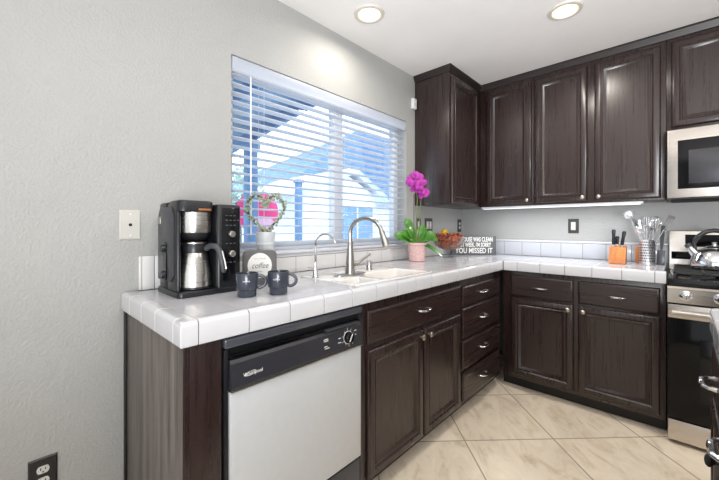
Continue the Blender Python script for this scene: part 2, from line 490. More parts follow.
# ------------------------------------------------------------------ cabinets
def fr(axis, sgn, face):
    """local (a, n, z) -> world; a runs along the wall, n outward from the face plane"""
    if axis == 'y': return lambda a, n, z: (face + sgn * n, a, z)     # face normal along x
    return lambda a, n, z: (a, face + sgn * n, z)                      # face normal along y
def rect_loop(F, a0, a1, z0, z1, n): return [F(a0, n, z0), F(a1, n, z0), F(a1, n, z1), F(a0, n, z1)]
def panel_door(F, a0, a1, z0, z1, t=.0215, fw=.056):
    mb = MB()
    prof = [(.004, 0), (.004, .003), (0, .0035), (0, t - .011), (.003, t - .006), (.007, t - .002), (.012, t), (fw - .020, t), (fw - .013, t - .007), (fw - .009, t - .0075), (fw - .004, t - .004), (fw + .001, t - .0055), (fw + .010, t - .0145), (fw + .014, t - .016), (fw + .0145, t - .016)]
    mb.loft([rect_loop(F, a0 + i, a1 - i, z0 + i, z1 - i, n) for i, n in prof])
    return mb
def drawer_front(F, a0, a1, z0, z1, t=.019):
    mb = MB()
    prof = [(.004, 0), (.004, .003), (0, .0035), (0, t - .009), (.003, t - .005), (.008, t - .0015), (.013, t), (.0135, t)]
    mb.loft([rect_loop(F, a0 + i, a1 - i, z0 + i, z1 - i, n) for i, n in prof])
    return mb
def knob(F, a, z, n):
    mb = MB()
    c = Vector(F(a, n, z)); d = (Vector(F(a, n + 1, z)) - c).normalized()
    prof = [(.006, 0), (.005, .010), (.009, .014), (.0145, .019), (.0145, .023), (.010, .0275), (.003, .029)]
    P = [c + d * z_ for _, z_ in prof]
    mb.tube(P, [r for r, _ in prof], 18)
    return mb
def pull(F, a, z, n, L=.094, out=.026, vert=False):
    mb = MB()
    pts = []
    h = L / 2
    G = (lambda s, o: F(a, n + o, z + s)) if vert else (lambda s, o: F(a + s, n + o, z))
    pts = [G(-h, 0), G(-h + .003, out * .55), G(-h + .016, out * .9), G(-h * .5, out), G(0, out * 1.04), G(h * .5, out), G(h - .016, out * .9), G(h - .003, out * .55), G(h, 0)]
    mb.tube(pts, [.0065, .005, .0048, .0058, .0068, .0058, .0048, .005, .0065], 10)
    return mb
def carcass(mb, F, a0, a1, z0, z1, depth, toe=True):
    """body behind face plane n=0 down to n=-depth"""
    def B(p, q, n0, n1, zz0, zz1, bev=0):
        x0, y0, _ = F(p, n0, 0); x1, y1, _ = F(q, n1, 0)
        mb.box(min(x0, x1), max(x0, x1), min(y0, y1), max(y0, y1), zz0, zz1, bev)
    B(a0, a1, -depth, 0, z0, z1, .0015)
    return B

FB = .600        # base face plane distance from the walls
FL = fr('y', 1, FB); FK = fr('x', -1, -FB)
G_BASE = 'lower kitchen cabinets'
def toe_kick(parent, x0, x1, y0, y1):
    obj('toe_kick', MB().box(x0, x1, y0, y1, .001, .083), M['toe'], parent)

# end panel with stile beside the dishwasher
t = thing('end_panel', 'gray-brown wooden end panel with dark front stile at the free end of counter', 'end panel', (.3, -2.83, 0))
obj('side_panel', MB().box(.004, FB - .002, -2.888, -2.870, .001, CB - .002, .001), M['wood_end'], t)
obj('front_stile', MB().box(FB - .02, FB + .004, -2.8695, -2.780, .001, CB - .002, .0015).box(FB - .0015, FB + .004, -2.888, -2.8695, .001, CB - .002, .001), M['wood_v'], t)
obj('wall_scribe', MB().box(.002, .024, -2.896, -2.8885, .001, CB - .002, .001), M['toe'], t)

# sink base
t = thing('sink_cabinet', 'dark wood sink cabinet with two panel doors and one wide drawer front', 'cabinet', (.3, -1.71, 0), G_BASE)
mb = MB(); carcass(mb, FL, -2.163, -1.266, .084, .735, .585)
mb.box(FB - .03, FB, -2.163, -1.266, .735, CB - .002)
obj('body', mb, M['wood_v'], t)
toe_kick(t, .02, .535, -2.163, -1.266)
d = obj('drawer_front', drawer_front(FL, -2.135, -1.283, .688, .838), M['wood_y'], t); obj('handle', pull(FL, -1.70, .768, .019), M['chrome'], d)
d = obj('door', panel_door(FL, -2.137, -1.703, .098, .664), M['wood_v'], t); obj('knob', knob(FL, -1.733, .632, .019), M['knobmetal'], d)
d = obj('door', panel_door(FL, -1.690, -1.283, .098, .664), M['wood_v'], t); obj('knob', knob(FL, -1.660, .632, .019), M['knobmetal'], d)

# drawer stack
t = thing('drawer_cabinet', 'dark wood cabinet with a stack of four drawers beside the inner corner', 'cabinet', (.3, -.95, 0), G_BASE)
mb = MB(); carcass(mb, FL, -1.264, -.620, .084, CB - .002, .585); obj('body', mb, M['wood_v'], t)
toe_kick(t, .02, .535, -1.264, -.56)
for z0, z1 in ((.702, .826), (.502, .687), (.306, .482), (.110, .284)):
    d = obj('drawer', drawer_front(FL, -1.250, -.662, z0, z1), M['wood_y'], t)
    obj('handle', pull(FL, -.955, (z0 + z1) / 2, .019), M['chrome'], d)

# back-wall base
t = thing('double_base_cabinet', 'dark wood base cabinet with two doors and two drawers beside the range', 'cabinet', (1.08, -.3, 0), G_BASE)
mb = MB(); carcass(mb, FK, .622, 1.5435, .084, CB - .002, .58); obj('body', mb, M['wood_v'], t)
toe_kick(t, .60, 1.5435, -.535, -.02)
for a0, a1, kn in ((.683, 1.085, 1.055), (1.111, 1.519, 1.141)):
    d = obj('drawer', drawer_front(FK, a0, a1, .695, .846), M['wood_x'], t); obj('handle', pull(FK, (a0 + a1) / 2, .768, .019), M['chrome'], d)
    d = obj('door', panel_door(FK, a0, a1, .112, .680), M['wood_v'], t); obj('knob', knob(FK, kn, .648, .019), M['knobmetal'], d)

# wall cabinets
UB, UT = 1.375, 2.391
G_UP = 'wall-mounted kitchen cabinets'
UL = fr('y', 1, .315); UK = fr('x', -1, -.315)
t = thing('corner_wall_cabinet', 'dark wall cabinet on the window wall, its broad side facing the window', 'cabinet', (.16, -.5, UB), G_UP)
mb = MB(); carcass(mb, UL, -.868, -.002, UB, UT, .313); obj('body', mb, M['wood_v'], t)
d = obj('door', panel_door(UL, -.848, -.392, 1.385, 2.362), M['wood_v'], t)
t = thing('single_door_wall_cabinet', 'narrow dark single-door wall cabinet in the corner of the back wall', 'cabinet', (.53, -.16, UB), G_UP)
mb = MB(); carcass(mb, UK, .318, .752, UB, UT, .313); obj('body', mb, M['wood_v'], t)
d = obj('door', panel_door(UK, .378, .742, 1.388, 2.362), M['wood_v'], t); obj('knob', knob(UK, .712, 1.415, .019), M['knobmetal'], d)
t = thing('double_door_wall_cabinet', 'wide dark two-door wall cabinet above the knife block and outlet', 'cabinet', (1.13, -.16, UB), G_UP)
mb = MB(); carcass(mb, UK, .754, 1.5375, UB, UT, .313); obj('body', mb, M['wood_v'], t)
d = obj('door', panel_door(UK, .765, 1.116, 1.388, 2.362), M['wood_v'], t); obj('knob', knob(UK, 1.088, 1.415, .019), M['knobmetal'], d)
d = obj('door', panel_door(UK, 1.158, 1.513, 1.388, 2.362), M['wood_v'], t); obj('knob', knob(UK, 1.186, 1.415, .019), M['knobmetal'], d)
t = thing('microwave_cabinet', 'short dark wall cabinet above the steel microwave', 'cabinet', (1.92, -.16, 1.81), G_UP)
mb = MB(); carcass(mb, UK, 1.539, 2.30, 1.806, UT, .313); obj('body', mb, M['wood_v'], t)
obj('door', panel_door(UK, 1.562, 1.908, 1.826, 2.366), M['wood_v'], t)
obj('door', panel_door(UK, 1.932, 2.282, 1.826, 2.366), M['wood_v'], t)
# crown moulding
cp = [(0, 2.392), (.004, 2.392), (.007, 2.402), (.016, 2.416), (.020, 2.428), (.024, 2.430), (.024, 2.439), (0, 2.439)]
cm = MB()
def cl(pt): return [pt(n, z) for n, z in cp]
cm.loft([cl(lambda n, z: (.003, -.868 - n, z)), cl(lambda n, z: (.315 + n, -.868 - n, z)), cl(lambda n, z: (.315 + n, -.315 - n, z)), cl(lambda n, z: (2.30, -.315 - n, z))])
cm.box(.003, .315, -.868, -.003, 2.397, 2.438).box(.315, 2.30, -.315, -.003, 2.397, 2.438)
M['crown'] = plain('crown_dark_brown', (38, 30, 29), .4, var=.12)
tag(obj('crown_molding', cm, M['crown']), 'dark crown molding along the tops of the wall cabinets', 'molding')
# under-cabinet light bar
t = thing('under_cabinet_light', 'long white light bar under the wall cabinets on the back wall', 'light', (.86, -.27, 1.35))
obj('housing', MB().box(.325, 1.425, -.308, -.262, 1.358, 1.374, .003), M['white'], t)
obj('diffuser', MB().box(.34, 1.41, -.300, -.270, 1.353, 1.358, .001), M['ledbar'], t)
area('under_cabinet_glow', (.86, -.285, 1.349), (0, 0, 0), 1.05, .03, 5.0, (.93, .97, 1.0))

# ------------------------------------------------------------------ dishwasher
DY0, DY1 = -2.774, -2.172
t = thing('dishwasher', 'white dishwasher with black control panel under the tiled counter', 'dishwasher', (.3, -2.47, 0))
mb = MB(); mb.box(.03, FB - .015, DY0, DY1, .09, CB - .004)
mb.box(FB - .015, FB + .010, DY0, DY0 + .012, .10, .834, .002).box(FB - .015, FB + .010, DY1 - .012, DY1, .10, .834, .002)
obj('body', mb, M['black_plastic'], t)
obj('top_rail', MB().box(FB - .014, FB + .014, DY0, DY1, .8365, .868, .007, 4), M['rail'], t)
cpn = MB()
A0, A1 = DY0 + .014, DY1 - .014
cpn.prism([(FB - .008, .713), (FB + .026, .713), (FB + .028, .720), (FB + .020, .790), (FB + .014, .800), (FB - .008, .800)], 'y', A0, A1)
cp_ = obj('control_panel', cpn, M['dw_panel'], t, 20)
vt = MB()
vt.box(FB - .006, FB + .008, A0, A1, .802, .812, .001)
for k in range(5): vt.box(FB + .008, FB + .011, A0 + .015, A1 - .20, .8025 + k * .0019, .8034 + k * .0019)
obj('vent_grille', vt, M['black_gloss'], t)
lt = MB(); lt.box(FB + .010, FB + .030, A1 - .20, A1 - .02, .805, .811, .002)
obj('latch', lt, M['charcoal_plastic'], t)
tr = MB(); tr.box(FB + .006, FB + .029, A0, A1, .7065, .7125, .0015)
obj('trim_strip', tr, M['nickel'], t)
dd = obj('door', MB().box(FB - .010, FB + .020, A0, A1, .238, .706, .005, 3), M['white_enamel'], t)
obj('lower_panel', MB().box(FB - .010, FB + .012, A0, A1, .095, .226, .003), M['charcoal_plastic'], t)
obj('kick_plate', MB().box(.05, .535, DY0 + .01, DY1 - .01, .002, .088), M['toe'], t)
# sloped panel plane: normal tilts up
def onpanel(y, z):
    x = FB + .028 - .008 * (z - .720) / .070
    return x
tl = math.atan2(.008, .070)
def PM(y, z, off=.0004): return Matrix.Translation((onpanel(y, z) + off, y, z)) @ Matrix.Rotation(-tl, 4, 'Y') @ Matrix(((0, 0, 1, 0), (1, 0, 0, 0), (0, 1, 0, 0), (0, 0, 0, 1)))
dl = MB()
dl.lathe([(.0, 0), (.023, 0), (.023, .006), (.020, .015), (.018, .017), (0.0001, .017)], M4=PM(-2.268, .757), n=28, cap0=False, cap1=False)
dial = obj('dial', dl, M['black_gloss'], cp_)
db = MB(); db.box(-.002, .002, -.016, .016, .0168, .0185, M4=PM(-2.268, .757) @ Matrix.Rotation(R(-35), 4, 'Z'))
db.lathe([(.0238, 0), (.0262, 0), (.0262, .001), (.0238, .001)], M4=PM(-2.268, .757), n=32, cap0=False, cap1=False)
for k in range(10):
    a = R(20 + k * 36)
    db.box(.0285, .033 + .003 * (k % 3), -.0006, .0006, 0, .0008, M4=PM(-2.268, .757) @ Matrix.Rotation(a, 4, 'Z'))
obj('dial_ring', db, M['lettering'], cp_)
for (yy, zz, w) in ((-2.225, .776, .014), (-2.315, .764, .013), (-2.317, .748, .015), (-2.225, .760, .008), (-2.385, .776, .022), (-2.385, .770, .022), (-2.388, .750, .016), (-2.382, .743, .024)):
    obj('marking', MB().box(-w / 2, w / 2, -.0014, .0014, 0, .0008, M4=PM(yy, zz)), M['lettering'], cp_)
lg = MB(); lg.text('Whirlpool', PM(-2.688, .748), .016, .0003)
lg.loft([[(.019 * math.cos(a) * s, .006 * math.sin(a) * s, z) for a in [2 * PI * k / 20 for k in range(20)]] for s, z in ((1, 0), (1, .0006), (.88, .0006), (.88, 0))], closed=True, M4=PM(-2.697, .749) @ Matrix.Rotation(.15, 4, 'Z'))
obj('badge', lg, M['lettering'], cp_)

# ------------------------------------------------------------------ sink and taps
t = thing('double_sink', 'white double-bowl kitchen sink set into the tile counter', 'sink', (.37, -1.92, .75))
sk = MB()
RZ = CT + .004
def rr_loop(x0, x1, y0, y1, r, z, n=5):
    out = []
    for cx, cy, a0 in ((x1 - r, y1 - r, 0), (x0 + r, y1 - r, 90), (x0 + r, y0 + r, 180), (x1 - r, y0 + r, 270)):
        for k in range(n + 1):
            a = R(a0 + 90 * k / n); out.append((cx + r * math.cos(a), cy + r * math.sin(a), z))
    return out
SYM = -1.96
bowls = [(.405, SX1 - .025, SY0 + .018, SYM - .018), (.33, SX1 - .025, SYM + .018, SY1 - .03)]
for b in bowls:
    s2 = MB()
rim = MB()
# rim strips round the bowls
x0b, x1b = .33, SX1 - .025
rim.box(SX0 + .002, x0b, SYM, SY1 - .002, CT - .01, RZ, .003).box(SX0 + .002, .405, SY0 + .002, SYM, CT - .01, RZ, .003)
rim.box(x1b, SX1 - .002, SY0 + .002, SY1 - .002, CT - .01, RZ, .003)
rim.box(.405, x1b, SY0 + .002, SY0 + .018, CT - .01, RZ, .003).box(.33, x1b, SY1 - .03, SY1 - .002, CT - .01, RZ, .003).box(.33, x1b, SYM - .018, SYM + .018, CT - .01, RZ - .002, .003)
obj('rim', rim, M['porcelain'], t)
for i, (x0, x1, y0, y1) in enumerate(bowls):
    bw = MB()
    L = [(0, RZ - .001, .001), (.004, RZ - .008, .02), (.012, .80, .035), (.03, .772, .045), (.06, .768, .05)]
    inner = [rr_loop(x0 + i_, x1 - i_, y0 + i_, y1 - i_, max(r_, .004), z_) for i_, z_, r_ in L]
    bw.loft(inner, cap0=False, cap1=True)
    outer = [rr_loop(x0 - .003, x1 + .003, y0 - .003, y1 + .003, .02, z_) for z_ in (CT - .012, .76)]
    bw.loft(outer, cap0=False, cap1=True)
    b_ = obj('bowl', bw, M['porcelain'], t, 50)
    cx_, cy_ = (x0 + x1) / 2, (y0 + y1) / 2
    dr = MB().lathe([(.0, 0), (.038, 0), (.040, .002), (.030, .003), (.028, .001), (.0001, .001)], (cx_, cy_, .7685), cap0=False, cap1=False)
    obj('drain', dr, M['nickel'], b_)
# caulk speckles on the right rim
ck = MB()
for k in range(26):
    x = SX0 + .01 + (SX1 - SX0 - .03) * k / 25 + random.uniform(-.004, .004)
    ck.ball((x, SY1 - .001 + random.uniform(-.001, .001), RZ - .001), random.uniform(.002, .0038), 8, (1.6, 1, .5))
obj('caulk_line', ck, M['grout'], t)

FX, FY = .325, -1.955
t = thing('pull_down_faucet', 'brushed nickel gooseneck faucet with pull-down spray head behind the sink', 'faucet', (FX, FY, RZ))
ep = MB()
pl = [(x * 1, y * 1) for x, y in [(0, 0)]]
def stadium(cx, cy, hl, r, z, n=8):
    out = []
    for k in range(n + 1):
        a = R(0 + 180 * k / n); out.append((cx + r * math.cos(a), cy + hl + r * math.sin(a), z))
    for k in range(n + 1):
        a = R(180 + 180 * k / n); out.append((cx + r * math.cos(a), cy - hl + r * math.sin(a), z))
    return out
ep.loft([stadium(FX, FY, .078, .030, RZ + .0005), stadium(FX, FY, .078, .030, RZ + .005), stadium(FX, FY, .076, .026, RZ + .008)])
obj('deck_plate', ep, M['nickel'], t)
cb = MB().lathe([(.027, .008), (.0275, .02), (.024, .05), (.020, .10), (.0165, .15), (.0145, .17), (.0125, .175)], (FX, FY, RZ))
obj('body', cb, M['nickel'], t)
gn = []
top = RZ + .175; r_arc = .092
gn.append((FX, FY, top - .01)); gn.append((FX, FY, top + .045))
dxn, dyn = .97, .24
for k in range(0, 15):
    a = PI - k * PI * .94 / 14
    q = r_arc + r_arc * math.cos(a)
    gn.append((FX + q * dxn, FY + q * dyn, top + .045 + r_arc * .85 * math.sin(a)))
obj('gooseneck', MB().tube(gn, .0105, 14), M['nickel'], t)
pe = Vector(gn[-1]); pd = (Vector(gn[-1]) - Vector(gn[-2])).normalized()
sh = MB().tube([pe - pd * .005, pe + pd * .01, pe + pd * .06, pe + pd * .085, pe + pd * .087], [.0115, .0135, .0175, .018, .013], 16)
obj('spray_head', sh, M['nickel'], t)
lv = MB().tube([(FX + .01, FY + .016, RZ + .058), (FX + .02, FY + .045, RZ + .058)], [.013, .013], 14)
lv.tube([(FX + .016, FY + .040, RZ + .055), (FX + .02, FY + .075, RZ + .078), (FX + .03, FY + .125, RZ + .105)], [.008, .0085, .007], 10)
obj('lever', lv, M['nickel'], t)

t = thing('filtered_water_tap', 'slim chrome water tap with thin curved spout left of the big faucet', 'faucet', (.275, -2.15, CT))
tx, ty = .275, -2.15
obj('base', MB().lathe([(.019, 0.0005), (.019, .005), (.013, .01), (.011, .04), (.0075, .06), (.007, .075)], (tx, ty, RZ)), M['chrome'], t)
pts = [(tx, ty, RZ + .07), (tx, ty, RZ + .16)]
for k in range(13):
    a = PI - k * PI * .92 / 12; q = .062 + .062 * math.cos(a)
    pts.append((tx + q * .98, ty + q * .2, RZ + .16 + .058 * math.sin(a)))
obj('spout', MB().tube(pts, .0052, 10), M['chrome'], t)
obj('lever', MB().tube([(tx, ty - .006, RZ + .045), (tx - .004, ty - .045, RZ + .055)], [.004, .003], 8), M['chrome'], t)
t = thing('air_gap_cap', 'short brushed nickel air gap cap standing right of the big faucet', 'fitting', (.265, -1.735, CT))
obj('cap', MB().lathe([(.0205, .0005), (.0205, .004), (.0175, .006), (.0175, .048), (.0155, .053), (.002, .054)], (.265, -1.735, RZ)), M['nickel'], t)
obj('collar', MB().lathe([(.0182, .030), (.0186, .031), (.0186, .034), (.0182, .035)], (.265, -1.735, RZ)), M['chrome'], t)

# ------------------------------------------------------------------ window blind
t = thing('window_blind', 'white slatted venetian blind lowered over the kitchen window', 'blind', (-.035, -1.72, WZ0 + .01))
BY0, BY1 = WY0 + .008, WY1 - .008
BX = -.040
vp = [(-.012, 1.972), (-.004, 1.972), (.002, 1.980), (.000, 1.992), (.004, 2.004), (.004, 2.028), (.001, 2.040), (-.006, 2.046), (-.012, 2.046)]
obj('valance', MB().prism(vp, 'y', BY0, BY1), M['slat'], t)
obj('headrail', MB().box(-.062, -.016, BY0 + .01, BY1 - .01, 2.005, 2.046, .002), M['slat'], t)
pitch = .0445; nsl = 20
def slat_mesh(z):
    mb = MB(); ang = R(-4); pts = []
    n = 6
    for k in range(n + 1):
        u = -.025 + .05 * k / n; c = .0030 * (1 - (u / .025) ** 2)
        pts.append((u, c + .0014))
    for k in range(n, -1, -1):
        u = -.025 + .05 * k / n; c = .0030 * (1 - (u / .025) ** 2)
        pts.append((u, c - .0014))
    P = [(BX + u * math.cos(ang) - w * math.sin(ang), z - u * math.sin(ang) + w * math.cos(ang)) for u, w in pts]
    mb.prism(P, 'y', BY0 + .004, BY1 - .004)
    return mb
z0s = 1.118
for k in range(nsl):
    obj('slat', slat_mesh(z0s + pitch * k), M['slat'], t, 60)
obj('bottom_rail', MB().box(BX - .025, BX + .025, BY0 + .004, BY1 - .004, WZ0 + .008, WZ0 + .026, .004), M['slat'], t)
for yy in (BY0 + .18, (BY0 + BY1) / 2 + .05, BY1 - .14):
    obj('ladder_cord', MB().cyl((BX + .027, yy, WZ0 + .02), (BX + .027, yy, 2.0), .0009, n=6).cyl((BX - .027, yy, WZ0 + .02), (BX - .027, yy, 2.0), .0009, n=6), M['slat'], t)
obj('tilt_wand', MB().cyl((-.006, -2.345, 1.985), (-.004, -2.345, 1.16), .0042, n=8).cyl((-.012, -2.345, 2.0), (-.006, -2.345, 1.98), .003, n=6), M['white'], t)

# ------------------------------------------------------------------ ceiling lights
def can(loc, label, power):
    t = thing('recessed_light', label, 'light', (loc[0], loc[1], CEIL), 'recessed ceiling lights')
    obj('trim_ring', MB().lathe([(.062, -.001), (.066, -.010), (.072, -.012), (.086, -.008), (.089, -.0005), (.062, -.0003)], (loc[0], loc[1], CEIL), 40, False, False), M['can_white'], t)
    obj('diffuser', MB().lathe([(.061, -.002), (.061, -.006), (.045, -.0085), (.0005, -.009)], (loc[0], loc[1], CEIL), 40), M['diffuser'], t)
    lamp(loc, power); return t
def lamp(loc, power):
    l = bpy.data.lights.new('can_or_fill_lamp', 'AREA'); l.shape = 'DISK'; l.size = .11; l.energy = power; l.color = (1.0, .93, .84); l.spread = R(165)
    o = bpy.data.objects.new('can_or_fill_lamp', l); COL.objects.link(o); o.location = (loc[0], loc[1], CEIL - .016)
c0 = can((.285, -1.757), 'round recessed ceiling light close to the window wall', 5)
dup(c0, (1.123, -1.018, CEIL), 'round recessed ceiling light farther from the window, nearer the wall cabinets'); lamp((1.123, -1.018), 11)
for x, y, p in ((1.25, -2.75, 3), (2.7, -1.1, 9), (2.7, -2.9, 8), (1.1, -4.4, 4), (2.7, -4.4, 6)):  # added unseen fill lamps without fixtures, to light floor and room
    lamp((x, y), p)

# ------------------------------------------------------------------ wall plates
def plate(name, label, F, a, z, w, h, body, kind):
    c = F(a, 0, z)
    t = thing(name, label, 'outlet' if kind != 'jack' else 'jack plate', (c[0], c[1], z - h / 2))
    mb = MB()
    prof = [(0, .0005), (0, .003), (.004, .0065)]
    mb.loft([rect_loop(F, a - w / 2 + i, a + w / 2 - i, z - h / 2 + i, z + h / 2 - i, n) for i, n in prof])
    obj('cover_plate', mb, body, t)
    def bx(a0, a1, zz0, zz1, n0, n1, m, nm, par=t):
        p, q = F(a0, n0, 0), F(a1, n1, 0); e = MB()
        e.box(min(p[0], q[0]), max(p[0], q[0]), min(p[1], q[1]), max(p[1], q[1]), zz0, zz1, .0008); return obj(nm, e, m, par)
    gangs = [a] if w < .09 else [a - .023, a + .023]
    for ga in gangs:
        if kind == 'duplex':
            for s in (-1, 1):
                zc = z + s * .0195
                e = MB(); L = []
                for n in (.0063, .0085):
                    L.append([F(ga + .0165 * math.cos(k * PI / 8) , n, zc + max(-.0125, min(.0125, .0165 * math.sin(k * PI / 8)))) for k in range(16)])
                e.loft(L); r = obj('receptacle', e, M['device'], t)
                s2 = MB()
                for da, hh in ((-.006, .009), (.006, .007)):
                    p, q = F(ga + da - .0013, .0084, 0), F(ga + da + .0013, .0090, 0)
                    s2.box(min(p[0], q[0]), max(p[0], q[0]), min(p[1], q[1]), max(p[1], q[1]), zc + .003 - hh / 2, zc + .003 + hh / 2)
                c0_, c1_ = Vector(F(ga, .0084, zc - .007)), Vector(F(ga, .0090, zc - .007))
                s2.cyl(c0_, c1_, .0024, n=10)
                obj('slots', s2, M['hole'], r)
        elif kind == 'rocker':
            r = bx(ga - .0165, ga + .0165, z - .033, z + .033, .006, .0085, M['device'], 'rocker')
            bx(ga - .008, ga + .008, z - .010, z + .012, .0084, .0095, M['white'], 'button', r)
    if kind == 'jack':
        e = MB(); e.cyl(F(a, .006, z), F(a, .009, z), .006, n=14); obj('jack', e, M['hole'], t)
        e = MB()
        for s in (-1, 1): e = MB(); e.cyl(F(a, .006, z + s * .042), F(a, .0072, z + s * .042), .003, n=10); obj('screw', e, M['white'], t)
FWL = fr('y', 1, 0); FWB = fr('x', -1, 0)
plate('jack_plate', 'white wall plate with one small jack left of the coffee maker', FWL, -2.874, 1.211, .072, .118, M['jackwhite'], 'jack')
plate('wall_outlet', 'black duplex outlet plate low on the wall left of the counter', FWL, -3.129, .352, .075, .118, M['black_plastic'], 'duplex')
plate('wall_outlet', 'bronze outlet plate directly behind the orchid stems', FWL, -.815, 1.213, .075, .120, M['bronze'], 'rocker')
plate('wall_outlet', 'wide two-gang bronze plate right of the orchid stems', FWL, -.655, 1.215, .120, .122, M['bronze'], 'rocker')
plate('wall_outlet', 'bronze outlet plate in the corner above the lettered sign', FWL, -.085, 1.213, .075, .125, M['bronze'], 'duplex')
plate('wall_outlet', 'bronze outlet plate on the back wall left of the knife block', FWB, .966, 1.208, .075, .118, M['bronze'], 'rocker')
t = thing('motion_sensor', 'small white sensor box on the wall beside the upper cabinet', 'sensor', (.015, -.895, 2.16))
obj('housing', MB().box(.001, .028, -.925, -.8745, 2.165, 2.25, .006, 3), M['white'], t)
obj('lens', MB().box(.0275, .031, -.915, -.886, 2.182, 2.212, .0015), M['can_white'], t)

# ------------------------------------------------------------------ range
GX0, GX1, GF = 1.550, 2.306, -.655
GC = (GX0 + GX1) / 2
t = thing('gas_range', 'stainless steel gas range with black oven door beside the counter', 'stove', (GC, -.35, 0))
obj('body', MB().box(GX0, GX1, GF + .03, -.02, .03, .905, .002), M['charcoal_plastic'], t)
cpn = MB().prism([(GF - .012, .782), (GF + .03, .782), (GF + .03, .872), (GF - .004, .872), (GF - .014, .862)], 'x', GX0, GX1)
cpo = obj('control_panel', cpn, M['steel_h'], t)
for kx in (GX0 + .075, GX0 + .205, GC, GX1 - .205, GX1 - .075):
    k = MB().tube([(kx, GF - .012, .826), (kx, GF - .016, .826), (kx, GF - .018, .826), (kx, GF - .045, .826), (kx, GF - .049, .826)], [.027, .027, .021, .0185, .014], 20)
    k.box(kx - .003, kx + .003, GF - .052, GF - .045, .810, .842, .001)
    obj('knob', k, M['chrome'], cpo)
ct_ = MB()
ct_.box(GX0, GX1, GF - .002, -.085, .872, .914, .006, 3)
obj('cooktop', ct_, M['black_gloss'], t)
# grates: three cast-iron frames with fingers
for gx0, gx1 in ((GX0 + .03, GX0 + .262), (GX0 + .268, GX1 - .268), (GX1 - .262, GX1 - .03)):
    g = MB(); y0, y1 = GF + .03, -.115; zz = .938
    def bar(a, b): g.box(min(a[0], b[0]) - .006, max(a[0], b[0]) + .006, min(a[1], b[1]) - .006, max(a[1], b[1]) + .006, zz, zz + .014, .003, 1)
    bar((gx0, y0), (gx0, y1)); bar((gx1, y0), (gx1, y1)); bar((gx0, y0), (gx1, y0)); bar((gx0, y1), (gx1, y1))
    mx = (gx0 + gx1) / 2
    bar((mx, y0), (mx, y1)); bar((gx0, (y0 + y1) / 2), (gx1, (y0 + y1) / 2))
    for f in (.17, .33, .67, .83): bar((gx0, y0 + (y1 - y0) * f), (gx1, y0 + (y1 - y0) * f))
    for px_ in (gx0, gx1):
        for py_ in (y0, (y0 + y1) / 2, y1): g.box(px_ - .006, px_ + .006, py_ - .006, py_ + .006, .9145, zz + .002)
    obj('grate', g, M['iron'], t)
for bx_ in (GX0 + .146, GC, GX1 - .146):
    for by_ in ((-.26, -.51) if bx_ != GC else (-.38,)):
        obj('burner', MB().lathe([(.052, 0), (.050, .008), (.034, .010), (.032, .018), (.001, .019)], (bx_, by_, .9142), 24), M['iron'], t)
bgd = MB().prism([(-.075, .915), (-.02, .915), (-.02, 1.165), (-.034, 1.178), (-.052, 1.172), (-.068, 1.06)], 'x', GX0, GX1)
bgo = obj('backguard', bgd, M['steel_h'], t)
obj('vent_strip', MB().box(GX0 + .01, GX1 - .01, -.082, -.066, .985, 1.035, .003), M['black_gloss'], bgo)
obj('display', MB().prism([(-.0695, 1.07), (-.06, 1.07), (-.05, 1.15), (-.0575, 1.15)], 'x', GC - .30, GC + .30), M['ovenglass'], bgo)
dr = MB(); dr.box(GX0 + .002, GX1 - .002, GF - .016, GF + .028, .142, .776, .004)
dr_o = obj('oven_door', dr, M['ovenglass'], t)
obj('door_rail', MB().box(GX0 + .002, GX1 - .002, GF - .020, GF - .0155, .700, .774, .002), M['steel_h'], dr_o)
obj('window', MB().box(GX0 + .13, GX1 - .13, GF - .018, GF - .0158, .26, .60, .0008), M['black_gloss'], dr_o)
hb = MB().tube([(GX0 + .02, GF - .058, .738), (GX1 - .02, GF - .058, .738)], .0125, 16)
for hx in (GX0 + .05, GX1 - .05): hb.tube([(hx, GF - .019, .738), (hx, GF - .056, .738)], .009, 10)
obj('handle', hb, M['steel'], dr_o)
obj('drawer_panel', MB().box(GX0 + .002, GX1 - .002, GF - .016, GF + .028, .022, .136, .004), M['steel_h'], t)
for hx in (GX0 + .06, GX1 - .06): obj('foot', MB().cyl((hx, GF + .06, 0), (hx, GF + .06, .029), .018, n=12), M['mat_black'], t)

# kettle
KX, KY = 1.750, -.36
t = thing('kettle', 'shiny steel whistling kettle with black handle on the stove grate', 'kettle', (KX, KY, .9525))
obj('body', MB().lathe([(.086, 0), (.104, .006), (.108, .02), (.106, .05), (.094, .085), (.072, .112), (.046, .124), (.001, .126)], (KX, KY, .9528), 36), M['chrome'], t)
obj('lid', MB().lathe([(.044, 0), (.046, .003), (.036, .012), (.012, .017), (.010, .026), (.014, .034), (.001, .038)], (KX, KY, .9528 + .1225), 24), M['chrome'], t)
hp = [(KX - .078, KY - .01, 1.050)]
for k in range(11):
    a = PI - R(12) - k * (PI - R(24)) / 10
    hp.append((KX + .088 * math.cos(a), KY, 1.085 + .095 * math.sin(a)))
hp.append((KX + .078, KY, 1.050))
obj('handle', MB().tube(hp, [.007, .009] + [.0125] * 9 + [.009, .007], 12), M['black_plastic'], t)
sp_ = MB().tube([(KX - .072, KY + .0, 1.030), (KX - .092, KY, 1.055), (KX - .106, KY, 1.080)], [.027, .021, .016], 14)
spo = obj('spout', sp_, M['chrome'], t)
obj('whistle_cap', MB().tube([(KX - .1055, KY, 1.0795), (KX - .116, KY, 1.098)], [.0185, .017], 14), M['charcoal_plastic'], spo)

